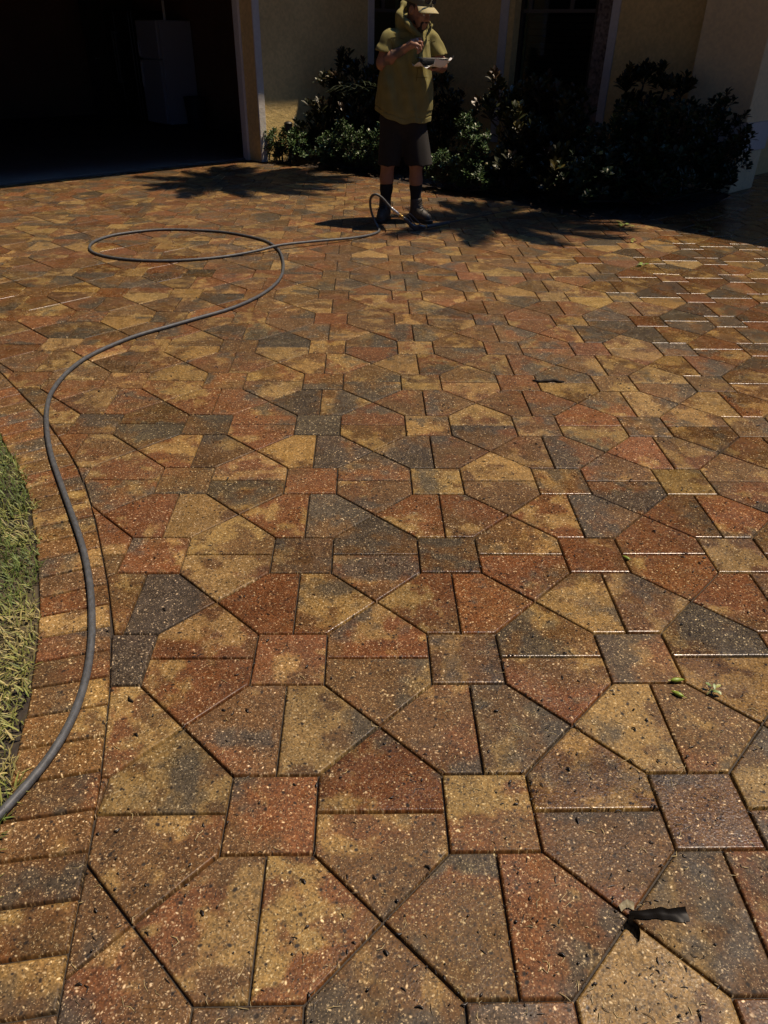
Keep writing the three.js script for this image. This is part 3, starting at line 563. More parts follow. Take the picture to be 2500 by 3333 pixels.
// ---------------------------------------------------------------- lawn
{
  const mb = new MB();
  let n = 0;
  for (let tries = 0; tries < 180000 && n < 46000; tries++) {
    const x = rr(-3.3, -0.6), z = rr(0.55, 4.6), e = nearestSeg(inner2, [x, z]), sd = -((x - e.p[0]) * e.n[0] + (z - e.p[1]) * e.n[1]) - 0.205;
    const edge = 0.012 + 0.05 * noise3(x * 9, 2, z * 9);
    if (sd < edge - 0.045 || sd > 1.5) continue;
    if (sd > 0.9 && rnd() < 0.5) continue;
    n++;
    const clump = noise3(x * 14, 0, z * 14), dry = noise3(x * 5, 7, z * 5) + (sd < 0.1 ? 0.25 : 0) + gauss() * 0.18;
    const a = rnd() * 6.283, l = rr(0.018, 0.045) * (0.6 + clump * 0.8), w = rr(0.0012, 0.0028), lean = rr(0.1, 0.95) + (dry > 0.62 ? 0.25 : 0), k = rr(0.6, 1.3);
    const c = dry > 0.87 ? [0.32 * k, 0.27 * k, 0.10 * k] : dry > 0.62 ? [0.20 * k, 0.21 * k, 0.05 * k] : [0.105 * k, 0.145 * k, 0.030 * k];
    const dx = Math.cos(a), dz = Math.sin(a), ux = -dz * w, uz = dx * w; let px = x, py = -0.006, pz = -z, an = 1.57 - rr(0.1, 0.8) - lean * 0.3, L = mb.v(px - ux, py, pz - uz, c), R = mb.v(px + ux, py, pz + uz, c);
    for (let s = 1; s <= 4; s++) { px += dx * Math.cos(an) * l / 4; pz += dz * Math.cos(an) * l / 4; py += Math.sin(an) * l / 4; an -= lean * 0.22; const q = s === 4 ? 0.08 : 1 - s * 0.12, l2 = mb.v(px - ux * q, Math.max(py, 0.002), pz - uz * q, c), r2 = mb.v(px + ux * q, Math.max(py, 0.002) + w * 0.3, pz + uz * q, c); mb.quad(L, R, r2, l2); L = l2; R = r2; }
  }
  const g = mesh('grass', mb.geo(), std({ vertexColors: true, roughness: 0.6, side: THREE.DoubleSide }), scene);
  g.userData = { kind: 'stuff', label: 'green and straw coloured grass along the curved brick border' };
}
// ---------------------------------------------------------------- solid shapes from distance fields
const cap = (a, b, ra, rb) => { const bx = b[0] - a[0], by = b[1] - a[1], bz = b[2] - a[2], L = bx * bx + by * by + bz * bz || 1e-9; return (x, y, z) => { const px = x - a[0], py = y - a[1], pz = z - a[2], t = clamp((px * bx + py * by + pz * bz) / L); return Math.hypot(px - bx * t, py - by * t, pz - bz * t) - (ra + (rb - ra) * t); }; };
const ellB = (c, r, B) => (x, y, z) => { const p = [x - c[0], y - c[1], z - c[2]]; if (B) { p[0] /= 1.09; p[1] /= 1.09; p[2] /= 1.09; } const q = B ? [p[0] * B[0][0] + p[1] * B[0][1] + p[2] * B[0][2], p[0] * B[1][0] + p[1] * B[1][1] + p[2] * B[1][2], p[0] * B[2][0] + p[1] * B[2][1] + p[2] * B[2][2]] : p; const k0 = Math.hypot(q[0] / r[0], q[1] / r[1], q[2] / r[2]), k1 = Math.hypot(q[0] / (r[0] * r[0]), q[1] / (r[1] * r[1]), q[2] / (r[2] * r[2])); return k0 * (k0 - 1) / (k1 || 1e-9); };
const smin = (a, b, k) => { const h = Math.max(k - Math.abs(a - b), 0) / k; return Math.min(a, b) - h * h * k * 0.25; };
const join = (k, ...fs) => (x, y, z) => { let d = fs[0](x, y, z); for (let i = 1; i < fs.length; i++) d = smin(d, fs[i](x, y, z), k); return d; };
function surfaceNets(f, lo, hi, h, colorFn) {
  const nx = Math.ceil((hi[0] - lo[0]) / h) + 1, ny = Math.ceil((hi[1] - lo[1]) / h) + 1, nz = Math.ceil((hi[2] - lo[2]) / h) + 1, S = new Float32Array(nx * ny * nz), id = (i, j, k) => (k * ny + j) * nx + i;
  for (let k = 0; k < nz; k++) for (let j = 0; j < ny; j++) for (let i = 0; i < nx; i++) S[id(i, j, k)] = f(lo[0] + i * h, lo[1] + j * h, lo[2] + k * h);
  const vid = new Int32Array(nx * ny * nz).fill(-1), pos = [], nor = [], col = [], idx = [];
  const E = [[0, 1], [2, 3], [4, 5], [6, 7], [0, 2], [1, 3], [4, 6], [5, 7], [0, 4], [1, 5], [2, 6], [3, 7]];
  for (let k = 0; k < nz - 1; k++) for (let j = 0; j < ny - 1; j++) for (let i = 0; i < nx - 1; i++) {
    const v = [S[id(i, j, k)], S[id(i + 1, j, k)], S[id(i, j + 1, k)], S[id(i + 1, j + 1, k)], S[id(i, j, k + 1)], S[id(i + 1, j, k + 1)], S[id(i, j + 1, k + 1)], S[id(i + 1, j + 1, k + 1)]];
    let m = 0; for (let q = 0; q < 8; q++) if (v[q] < 0) m++;
    if (m === 0 || m === 8) continue;
    let cx = 0, cy = 0, cz = 0, n = 0;
    for (const [a, b] of E) if ((v[a] < 0) !== (v[b] < 0)) { const t = v[a] / (v[a] - v[b]); cx += (a & 1) + ((b & 1) - (a & 1)) * t; cy += (a >> 1 & 1) + ((b >> 1 & 1) - (a >> 1 & 1)) * t; cz += (a >> 2) + ((b >> 2) - (a >> 2)) * t; n++; }
    const x = lo[0] + (i + cx / n) * h, y = lo[1] + (j + cy / n) * h, z = lo[2] + (k + cz / n) * h, e = h * 0.5;
    vid[id(i, j, k)] = pos.length / 3; pos.push(x, y, z);
    let gx = f(x + e, y, z) - f(x - e, y, z), gy = f(x, y + e, z) - f(x, y - e, z), gz = f(x, y, z + e) - f(x, y, z - e); const l = Math.hypot(gx, gy, gz) || 1; nor.push(gx / l, gy / l, gz / l);
    if (colorFn) col.push(...colorFn(x, y, z));
  }
  const quad = (a, b, c, d, flip) => { if (a < 0 || b < 0 || c < 0 || d < 0) return; flip ? idx.push(a, c, b, a, d, c) : idx.push(a, b, c, a, c, d); };
  for (let k = 1; k < nz - 1; k++) for (let j = 1; j < ny - 1; j++) for (let i = 1; i < nx - 1; i++) {
    const s = S[id(i, j, k)] < 0;
    if (s !== S[id(i + 1, j, k)] < 0) quad(vid[id(i, j - 1, k - 1)], vid[id(i, j, k - 1)], vid[id(i, j, k)], vid[id(i, j - 1, k)], !s);
    if (s !== S[id(i, j + 1, k)] < 0) quad(vid[id(i - 1, j, k - 1)], vid[id(i - 1, j, k)], vid[id(i, j, k)], vid[id(i, j, k - 1)], !s);
    if (s !== S[id(i, j, k + 1)] < 0) quad(vid[id(i - 1, j - 1, k)], vid[id(i, j - 1, k)], vid[id(i, j, k)], vid[id(i - 1, j, k)], !s);
  }
  const g = new THREE.BufferGeometry();
  g.setAttribute('position', new THREE.Float32BufferAttribute(pos, 3)); g.setAttribute('normal', new THREE.Float32BufferAttribute(nor, 3));
  if (colorFn) g.setAttribute('color', new THREE.Float32BufferAttribute(col, 3));
  g.setIndex(idx);
  return g;
}
// ---------------------------------------------------------------- the man: x to the right, y up, z towards the street
{
  const man = thing('person', 'person in olive short-sleeved hoodie, cap and black shorts eating from a tray', 'person', [0, 0, -7.5]);
  const skinC = [0.30, 0.145, 0.085];
  const yaw = 0.80, pit = 0.36, F0 = [Math.sin(yaw), 0, Math.cos(yaw)], Rt = [Math.cos(yaw), 0, -Math.sin(yaw)];
  const Fd = [F0[0] * Math.cos(pit), -Math.sin(pit), F0[2] * Math.cos(pit)], Ud = [F0[0] * Math.sin(pit), Math.cos(pit), F0[2] * Math.sin(pit)], HB = [Rt, Ud, Fd];
  const Hc = [0.215, 1.668, 0.06], HS = 1.09, hp = (r, u, f) => [0, 1, 2].map((i) => Hc[i] + HS * (Rt[i] * r + Ud[i] * u + Fd[i] * f));
  // arms
  const RS = [-0.03, 1.47, 0.075], RE = [-0.085, 1.285, 0.10], RW = [0.118, 1.408, 0.20], LS = [0.325, 1.46, -0.095], LE = [0.425, 1.27, -0.06], LW = [0.405, 1.268, 0.09];
  const skin = (x, y, z) => { const t = noise3(x * 28, y * 28, z * 28), n = 0.88 + 0.24 * noise3(x * 60, y * 60, z * 60); let k = n, tat = 0; if (y < 1.42 && y > 1.2 && x > -0.16 && x < 0.10 && z > 0) tat = sst(0.42, 0.6, t) * 0.75; return skinC.map((c, i) => mix(c * k, [0.06, 0.055, 0.05][i], tat)); };
  // whole body
  const bodyF = join(0.03,
    ellB([0.11, 1.30, 0.0], [0.17, 0.24, 0.12]), ellB([0.11, 1.02, 0.0], [0.165, 0.16, 0.12]),
    cap([0.135, 1.50, 0.0], [0.165, 1.60, 0.02], 0.066, 0.060),
    cap(RS, RE, 0.058, 0.052), cap(RE, [mix(RE[0], RW[0], 0.35), mix(RE[1], RW[1], 0.35) - 0.004, mix(RE[2], RW[2], 0.35)], 0.049, 0.050), cap([mix(RE[0], RW[0], 0.35), mix(RE[1], RW[1], 0.35), mix(RE[2], RW[2], 0.35)], RW, 0.049, 0.031),
    cap(LS, LE, 0.056, 0.048), cap(LE, LW, 0.046, 0.030),
    cap([0.02, 0.92, 0.0], [-0.025, 0.52, 0.02], 0.095, 0.066), cap([-0.025, 0.52, 0.02], [-0.035, 0.36, -0.005], 0.062, 0.061), cap([-0.035, 0.36, -0.005], [-0.042, 0.10, -0.02], 0.058, 0.040),
    cap([0.20, 0.92, 0.0], [0.232, 0.52, 0.05], 0.095, 0.064), cap([0.232, 0.52, 0.05], [0.237, 0.36, 0.02], 0.060, 0.059), cap([0.237, 0.36, 0.02], [0.245, 0.10, 0.01], 0.056, 0.040));
  const headF = (() => {
    const a = join(0.03, ellB(hp(0, 0.025, -0.012), [0.079, 0.098, 0.098], HB), ellB(hp(0, -0.045, 0.025), [0.064, 0.075, 0.072], HB), ellB(hp(0, -0.088, 0.052), [0.036, 0.028, 0.036], HB), cap(hp(0, -0.05, -0.03), [0.14, 1.52, -0.005], 0.060, 0.068));
    const b = join(0.014, a, cap(hp(0, 0.012, 0.088), hp(0, -0.026, 0.112), 0.009, 0.015), cap(hp(-0.014, -0.030, 0.098), hp(0.014, -0.030, 0.098), 0.009, 0.009),
      cap(hp(-0.045, 0.022, 0.074), hp(0.045, 0.022, 0.074), 0.013, 0.013), ellB(hp(-0.042, -0.022, 0.062), [0.022, 0.02, 0.02], HB), ellB(hp(0.042, -0.022, 0.062), [0.022, 0.02, 0.02], HB),
      cap(hp(-0.018, -0.063, 0.090), hp(0.018, -0.063, 0.090), 0.008, 0.008), cap(hp(-0.015, -0.053, 0.091), hp(0.015, -0.053, 0.091), 0.007, 0.007));
    const e1 = ellB(hp(-0.031, 0.003, 0.094), [0.017, 0.010, 0.015], HB), e2 = ellB(hp(0.031, 0.003, 0.094), [0.017, 0.010, 0.015], HB);
    const ear = (s) => { const o = ellB(hp(s * 0.080, -0.008, -0.012), [0.010, 0.033, 0.021], HB), i = ellB(hp(s * 0.092, -0.004, -0.008), [0.009, 0.020, 0.011], HB); return (x, y, z) => Math.max(o(x, y, z), -i(x, y, z)); };
    const L = ear(-1), R = ear(1);
    return (x, y, z) => { let d = b(x, y, z); d = -smin(-d, e1(x, y, z), 0.012); d = -smin(-d, e2(x, y, z), 0.012); d = smin(d, L(x, y, z), 0.012); return smin(d, R(x, y, z), 0.012); };
  })();
  const chain = (pts, r) => pts.slice(0, -1).map((p, i) => cap(p, pts[i + 1], r[i], r[i + 1]));
  // right hand pinches a fork, left hand carries the tray from below
  const handR = join(0.012, cap(RW, [0.160, 1.430, 0.210], 0.030, 0.032), cap([0.160, 1.440, 0.205], [0.192, 1.452, 0.214], 0.026, 0.019), cap([0.165, 1.425, 0.218], [0.185, 1.425, 0.232], 0.026, 0.019),
    join(0.004, ...chain([[0.190, 1.464, 0.206], [0.225, 1.468, 0.214], [0.243, 1.444, 0.216], [0.240, 1.424, 0.210]], [0.0105, 0.0105, 0.009, 0.0075])),
    join(0.004, ...chain([[0.194, 1.448, 0.222], [0.230, 1.444, 0.238], [0.244, 1.418, 0.236], [0.236, 1.400, 0.224]], [0.0108, 0.0105, 0.009, 0.0078])),
    join(0.004, ...chain([[0.190, 1.430, 0.233], [0.222, 1.418, 0.248], [0.234, 1.393, 0.244], [0.224, 1.378, 0.230]], [0.0105, 0.010, 0.009, 0.0075])),
    join(0.004, ...chain([[0.180, 1.414, 0.238], [0.205, 1.398, 0.250], [0.214, 1.377, 0.245], [0.205, 1.366, 0.233]], [0.0095, 0.009, 0.008, 0.007])),
    join(0.004, ...chain([[0.152, 1.446, 0.190], [0.182, 1.458, 0.178], [0.212, 1.446, 0.184], [0.236, 1.434, 0.198]], [0.014, 0.012, 0.010, 0.0085])));
  const handL = join(0.012, cap(LW, [0.392, 1.262, 0.135], 0.029, 0.030), cap([0.398, 1.262, 0.14], [0.372, 1.262, 0.17], 0.024, 0.020), cap([0.392, 1.260, 0.15], [0.378, 1.258, 0.20], 0.024, 0.018),
    ...[0, 1, 2, 3].map((i) => join(0.004, ...chain([[0.376 - 0.006 * Math.abs(i - 1.5), 1.262 - i * 0.003, 0.152 + i * 0.020], [0.338 - i * 0.002, 1.254 - i * 0.002, 0.158 + i * 0.021], [0.310 + i * 0.004, 1.258, 0.160 + i * 0.020], [0.292 + i * 0.006, 1.262, 0.160 + i * 0.019]], [0.0105, 0.0100, 0.0092, 0.008]))),
    join(0.004, ...chain([[0.402, 1.272, 0.13], [0.432, 1.290, 0.155], [0.440, 1.318, 0.175], [0.430, 1.338, 0.182]], [0.014, 0.012, 0.0105, 0.009])));
  const body = mergeGeometries([surfaceNets(bodyF, [-0.2, 0.06, -0.22], [0.52, 1.66, 0.28], 0.011, skin), surfaceNets(headF, [0.0, 1.48, -0.16], [0.44, 1.85, 0.27], 0.0040, skin), surfaceNets(handR, [0.07, 1.33, 0.14], [0.28, 1.50, 0.28], 0.0032, skin), surfaceNets(handL, [0.26, 1.21, 0.04], [0.47, 1.37, 0.27], 0.0032, skin)]);
  const skinMat = new THREE.MeshPhysicalMaterial({ vertexColors: true, roughness: 0.55 });
  mesh('body', body, skinMat, man);
  const eyeMat = std({ color: lin(0.35, 0.33, 0.30), roughness: 0.2 });
  for (const s of [-1, 1]) mesh('eye', new THREE.SphereGeometry(0.0115, 16, 12).translate(...hp(s * 0.031, -0.001, 0.079)), eyeMat, man);
  // beard and moustache, hair under the cap
  const beardF = (() => { const base = join(0.016, cap(hp(0, -0.096, 0.062), hp(0, -0.118, 0.070), 0.036, 0.018), cap(hp(-0.050, -0.068, 0.030), hp(-0.020, -0.100, 0.066), 0.017, 0.018), cap(hp(0.050, -0.068, 0.030), hp(0.020, -0.100, 0.066), 0.017, 0.018), cap(hp(-0.002, -0.044, 0.101), hp(-0.030, -0.056, 0.083), 0.0075, 0.008), cap(hp(0.002, -0.044, 0.101), hp(0.030, -0.056, 0.083), 0.0075, 0.008), cap(hp(-0.030, -0.056, 0.083), hp(-0.028, -0.09, 0.078), 0.008, 0.010), cap(hp(0.030, -0.056, 0.083), hp(0.028, -0.09, 0.078), 0.008, 0.010)); return (x, y, z) => base(x, y, z) + 0.004 * (noise3(x * 190, y * 110, z * 190) - 0.5); })();
  mesh('beard', surfaceNets(beardF, [0.12, 1.46, 0.0], [0.42, 1.70, 0.28], 0.0038), std({ color: lin(0.022, 0.016, 0.012), roughness: 0.85 }), man);
  const hairF = (() => { const o = ellB(hp(0, 0.020, -0.022), [0.085, 0.096, 0.097], HB); return (x, y, z) => { const p = [(x - Hc[0]) / HS, (y - Hc[1]) / HS, (z - Hc[2]) / HS], u = p[0] * Ud[0] + p[1] * Ud[1] + p[2] * Ud[2], f = p[0] * Fd[0] + p[1] * Fd[1] + p[2] * Fd[2]; return Math.max(o(x, y, z) + 0.003 * noise3(x * 150, y * 90, z * 150), f - 0.018 - 0.3 * Math.max(0, u - 0.03), -0.055 - u); }; })();
  mesh('hair', surfaceNets(hairF, [0.02, 1.54, -0.16], [0.40, 1.84, 0.24], 0.0044), std({ color: lin(0.03, 0.022, 0.016), roughness: 0.8 }), man);
  // cap with a curved peak, sunglasses resting on it
  const capMat = std({ color: lin(0.13, 0.12, 0.08), roughness: 0.9 });
  const crownF = (() => { const o = ellB(hp(0, 0.050, -0.012), [0.091, 0.090, 0.107], HB), i = ellB(hp(0, 0.048, -0.012), [0.084, 0.083, 0.100], HB); return (x, y, z) => { const u = ((x - Hc[0]) * Ud[0] + (y - Hc[1]) * Ud[1] + (z - Hc[2]) * Ud[2]) / HS, f = ((x - Hc[0]) * Fd[0] + (y - Hc[1]) * Fd[1] + (z - Hc[2]) * Fd[2]) / HS; return Math.max(o(x, y, z), -i(x, y, z), 0.042 + f * 0.10 - u); }; })();
  const hat = mesh('cap', surfaceNets(crownF, [0.02, 1.60, -0.16], [0.44, 1.88, 0.26], 0.0046), capMat, man);
  {
    const p = [], ix = [], nu = 20, nv = 10;
    for (const lay of [0, 1]) for (let i = 0; i <= nu; i++) for (let j = 0; j <= nv; j++) { const a = (i / nu - 0.5) * 2.3, v = j / nv, r0x = 0.088, r0z = 0.098, ext = 0.078 * Math.cos(a * 0.62) * v, sx = Math.sin(a), cz = Math.cos(a), rx = sx * (r0x + ext * 0.35), f = -0.012 + cz * r0z + ext * 0.98, up = 0.050 + 0.006 * cz - 0.020 * (sx * sx) * (0.3 + v) - 0.016 * v * v - lay * 0.004; p.push(...hp(rx, up, f)); }
    const N = (nu + 1) * (nv + 1), q = (l, i, j) => l * N + i * (nv + 1) + j;
    for (let i = 0; i < nu; i++) { for (let j = 0; j < nv; j++) { ix.push(q(0, i, j), q(0, i, j + 1), q(0, i + 1, j + 1), q(0, i, j), q(0, i + 1, j + 1), q(0, i + 1, j), q(1, i, j), q(1, i + 1, j + 1), q(1, i, j + 1), q(1, i, j), q(1, i + 1, j), q(1, i + 1, j + 1)); } ix.push(q(0, i, nv), q(1, i, nv), q(1, i + 1, nv), q(0, i, nv), q(1, i + 1, nv), q(0, i + 1, nv)); }
    const g = new THREE.BufferGeometry(); g.setAttribute('position', new THREE.Float32BufferAttribute(p, 3)); g.setIndex(ix); g.computeVertexNormals();
    mesh('peak', g, std({ color: lin(0.36, 0.31, 0.16), roughness: 0.85, side: THREE.DoubleSide }), hat);
  }
  {
    const sg = thing('sunglasses', 'dark framed sunglasses pushed up on the peak of the cap', 'sunglasses', [0, 0, -7.5]);
    const fr = std({ color: lin(0.012, 0.011, 0.010), roughness: 0.3 }), ln = new THREE.MeshPhysicalMaterial({ color: lin(0.06, 0.055, 0.05), roughness: 0.08 }), parts = [];
    const up = 0.092, f0 = 0.098;
    for (const s of [-1, 1]) {
      const ring = []; for (let k = 0; k <= 20; k++) { const a = k / 20 * 6.2832; ring.push(V3(...hp(s * 0.034 + Math.cos(a) * 0.027, up + Math.sin(a) * 0.019, f0 - 0.006 * Math.abs(Math.cos(a)) - 0.35 * Math.abs(s * 0.034 + Math.cos(a) * 0.027) * 0.5))); }
      parts.push(new THREE.TubeGeometry(new THREE.CatmullRomCurve3(ring, true), 40, 0.0028, 8, true));
      parts.push(new THREE.TubeGeometry(new THREE.CatmullRomCurve3([V3(...hp(s * 0.061, up + 0.006, f0 - 0.014)), V3(...hp(s * 0.094, up + 0.004, f0 - 0.06)), V3(...hp(s * 0.100, up - 0.004, -0.01)), V3(...hp(s * 0.093, up - 0.026, -0.05))]), 20, 0.0026, 8));
      const c = ring.reduce((a, b) => a.add(b), V3(0, 0, 0)).multiplyScalar(1 / ring.length), P = [c.x, c.y, c.z], I = []; ring.forEach((v) => P.push(v.x, v.y, v.z)); for (let k = 1; k <= 20; k++) I.push(0, k, k + 1);
      const g = new THREE.BufferGeometry(); g.setAttribute('position', new THREE.Float32BufferAttribute(P, 3)); g.setIndex(I); g.computeVertexNormals(); ln.side = THREE.DoubleSide; mesh('lens', g, ln, sg);
    }
    parts.push(new THREE.TubeGeometry(new THREE.CatmullRomCurve3([V3(...hp(-0.008, up + 0.004, f0 - 0.004)), V3(...hp(0, up + 0.008, f0 + 0.002)), V3(...hp(0.008, up + 0.004, f0 - 0.004))]), 8, 0.0026, 8));
    mesh('frame', merge(parts), fr, sg);
  }
  // hoodie: boxy, wrinkled, split below
  const sec = [[0.78, 0.252, 0.182, 0.105, 0.0], [0.92, 0.248, 0.185, 0.105, 0.0], [1.10, 0.240, 0.182, 0.110, 0.005], [1.28, 0.220, 0.160, 0.120, 0.0], [1.42, 0.202, 0.138, 0.132, -0.005], [1.50, 0.190, 0.112, 0.137, -0.005], [1.555, 0.135, 0.088, 0.142, -0.008], [1.59, 0.07, 0.06, 0.148, -0.008]];
  const ty = 0.42, cT = Math.cos(ty), sT = Math.sin(ty);
  const torso = (x, y, z) => {
    let k = 0; while (k < sec.length - 2 && y > sec[k + 1][0]) k++;
    const a = sec[k], b = sec[k + 1], t = clamp((y - a[0]) / (b[0] - a[0])), s = t * t * (3 - 2 * t), rx = mix(a[1], b[1], s), rz = mix(a[2], b[2], s), px = x - mix(a[3], b[3], s), pz = z - mix(a[4], b[4], s), qx = px * cT - pz * sT, qz = px * sT + pz * cT;
    const e = Math.pow(Math.pow(Math.abs(qx) / rx, 2.5) + Math.pow(Math.abs(qz) / rz, 2.5), 1 / 2.5);
    return Math.max((e - 1) * Math.min(rx, rz) * 0.9, y - 1.592);
  };
  const slR = cap([-0.026, 1.462, 0.075], [-0.090, 1.33, 0.108], 0.073, 0.079), slL = cap([0.322, 1.462, -0.09], [0.420, 1.30, -0.065], 0.074, 0.074);
  const cutR = (x, y, z) => -((x + 0.085) * 0.10 + (y - 1.372) * 0.99), cutL = (x, y, z) => -((x - 0.40) * -0.2 + (y - 1.345) * 0.97);
  const slRf = (x, y, z) => Math.max(slR(x, y, z), cutR(x, y, z)), slLf = (x, y, z) => Math.max(slL(x, y, z), cutL(x, y, z));
  const hood = join(0.03, ...[[[0.225, 1.485, 0.155], [0.120, 1.560, 0.150]], [[0.120, 1.560, 0.150], [0.050, 1.630, 0.085]], [[0.050, 1.630, 0.085], [0.078, 1.705, -0.02]], [[0.078, 1.705, -0.02], [0.15, 1.690, -0.10]], [[0.15, 1.690, -0.10], [0.27, 1.640, -0.085]], [[0.27, 1.640, -0.085], [0.325, 1.565, 0.03]], [[0.325, 1.565, 0.03], [0.275, 1.480, 0.135]]].map(([a, b], i) => cap(a, b, [0.018, 0.024, 0.028, 0.026, 0.024, 0.022, 0.018][i], [0.024, 0.028, 0.026, 0.024, 0.022, 0.018, 0.012][i])), cap([0.06, 1.58, 0.06], [0.10, 1.60, -0.06], 0.05, 0.05), cap([0.10, 1.60, -0.06], [0.26, 1.56, -0.05], 0.05, 0.045));
  const hoodieF = (x, y, z) => {
    let d = smin(torso(x, y, z), smin(slRf(x, y, z), slLf(x, y, z), 0.01), mix(0.008, 0.05, sst(1.40, 1.50, y)));
    d = smin(d, hood(x, y, z), 0.022);
    const fold = 0.026 * (noise3(x * 13 + y * 4, y * 2.6, z * 13) - 0.5) + 0.012 * (noise3(x * 30, y * 9 + x * 9, z * 30) - 0.5) + 0.004 * Math.sin(14 * (x * 0.9 + z) + 9 * y * (0.4 + x));
    const sl = y > 1.33 && (x < 0.02 || x > 0.33) ? 0.0022 * Math.sin(62 * (y + x * 0.7) + 6 * noise3(x * 9, y * 9, z * 9)) : 0;
    const h = Math.max(0.838, 0.918 - 0.38 * (x + 0.138)) + 0.006 * Math.sin(x * 40);
    const rib = y - h < 0.05 ? -0.004 : 0;
    return Math.max(d + (x < -0.03 && y > 1.3 ? fold * 0.3 : y > 0.93 ? fold : fold * 0.6) + sl + rib * 0 + (Math.abs(y - h - 0.045) < 0.004 ? 0.004 : 0), h - y);
  };
  const knit = (() => { const a = fbmGrids(64, 64, 3); return a; })();
  const hoodCol = (x, y, z) => { const k = 0.85 + 0.3 * noise3(x * 20, y * 20, z * 20) + 0.15 * (noise3(x * 160, y * 160, z * 160) - 0.5); return [0.200 * k, 0.178 * k, 0.058 * k]; };
  const hoodie = mesh('hoodie', surfaceNets(hoodieF, [-0.24, 0.80, -0.27], [0.56, 1.78, 0.30], 0.0075, hoodCol), std({ vertexColors: true, roughness: 0.95 }), man);
  { // stitched seams, pocket edge and draw cord lie on the cloth
    const seamMat = std({ color: lin(0.10, 0.085, 0.02), roughness: 0.95 });
    const onCloth = (x, y) => { let z = 0.34; for (let i = 0; i < 60; i++) { const d = hoodieF(x, y, z); if (d < 0.0006) break; z -= Math.max(0.001, d * 0.6); } return V3(x, y, z + 0.001); };
    const seam = (pts, r) => new THREE.TubeGeometry(new THREE.CatmullRomCurve3(pts.map((q) => onCloth(...q))), 30, r, 6);
    mesh('seam', merge([seam([[-0.04, 1.46], [0.0, 1.475], [0.05, 1.47], [0.09, 1.462]], 0.0022), seam([[-0.05, 1.53], [-0.015, 1.46], [0.0, 1.40], [0.005, 1.37]], 0.0022), seam([[0.30, 1.46], [0.33, 1.45], [0.36, 1.452]], 0.0022)]), seamMat, hoodie);
    mesh('pocket', merge([seam([[0.21, 1.19], [0.25, 1.188], [0.30, 1.19]], 0.0024), seam([[0.21, 1.26], [0.212, 1.22], [0.205, 1.16]], 0.0024)]), seamMat, hoodie);
    mesh('draw_cord', merge([seam([[0.222, 1.455], [0.226, 1.40], [0.220, 1.33], [0.226, 1.25]], 0.0032)]), std({ color: lin(0.05, 0.045, 0.02), roughness: 0.8 }), hoodie);
  }
  // shorts, socks, boots
  const shortsF = (() => { const s = join(0.05, cap([0.02, 0.86, 0.0], [-0.022, 0.46, 0.02], 0.122, 0.098), cap([0.19, 0.86, -0.01], [0.262, 0.46, 0.02], 0.112, 0.124), ellB([0.11, 0.88, 0.0], [0.195, 0.14, 0.145])); return (x, y, z) => Math.max(s(x, y, z) + 0.010 * (noise3(x * 18, y * 4, z * 18) - 0.5), (x < 0.11 ? 0.483 : 0.492) - y + 0.004 * Math.sin(x * 60), y - 0.97); })();
  mesh('shorts', surfaceNets(shortsF, [-0.2, 0.44, -0.24], [0.46, 1.0, 0.26], 0.010, (x, y, z) => { const k = 0.8 + 0.4 * noise3(x * 120, y * 120, z * 120); return [0.016 * k, 0.0145 * k, 0.014 * k]; }), std({ vertexColors: true, roughness: 0.95 }), man);
  const sockMat = std({ color: lin(0.012, 0.012, 0.013), roughness: 0.95 });
  const sock = (k, a, an, r) => join(0.02, cap(k, a, r, r - 0.003), cap(a, an, r - 0.003, 0.044));
  const sockR = sock([-0.034, 0.34, -0.005], [-0.036, 0.28, -0.008], [-0.042, 0.12, -0.02], 0.0605), sockL = sock([0.238, 0.36, 0.02], [0.239, 0.30, 0.015], [0.245, 0.12, 0.01], 0.0585);
  mesh('sock', surfaceNets((x, y, z) => Math.max(sockR(x, y, z), y - 0.345), [-0.13, 0.05, -0.1], [0.06, 0.37, 0.09], 0.006), sockMat, man);
  mesh('sock', surfaceNets((x, y, z) => Math.max(sockL(x, y, z), y - 0.368), [0.15, 0.05, -0.08], [0.34, 0.39, 0.11], 0.006), sockMat, man);
  const leather = (x, y, z) => { const k = 0.7 + 0.6 * noise3(x * 50, y * 50, z * 50), s = y < 0.03 ? 0.4 : 1; return [0.060 * k * s, 0.052 * k * s, 0.042 * k * s]; };
  const boot = (ax, az, ang) => {
    const dx = Math.sin(ang), dz = Math.cos(ang), at = (f, r, y) => [ax + dx * f + dz * r, y, az + dz * f - dx * r];
    const up = join(0.03, cap(at(0, 0, 0.18), at(0.0, 0, 0.08), 0.056, 0.052), cap(at(-0.03, 0, 0.055), at(0.05, 0, 0.06), 0.044, 0.046), cap(at(0.06, 0, 0.062), at(0.15, 0.004, 0.048), 0.046, 0.040), cap(at(0.01, 0, 0.12), at(0.09, 0, 0.07), 0.045, 0.040));
    const sole = join(0.01, cap(at(-0.045, 0, 0.012), at(0.06, 0, 0.012), 0.045, 0.046), cap(at(0.06, 0, 0.012), at(0.165, 0.004, 0.014), 0.046, 0.043));
    const f = (x, y, z) => Math.min(Math.max(up(x, y, z), y - 0.205, 0.022 - y), Math.max(sole(x, y, z) - 0.004, y - 0.030, 0.0006 - y));
    const b = mesh('boot', surfaceNets(f, [ax - 0.24, -0.006, az - 0.24], [ax + 0.24, 0.22, az + 0.24], 0.0055, leather), std({ vertexColors: true, roughness: 0.6 }), man);
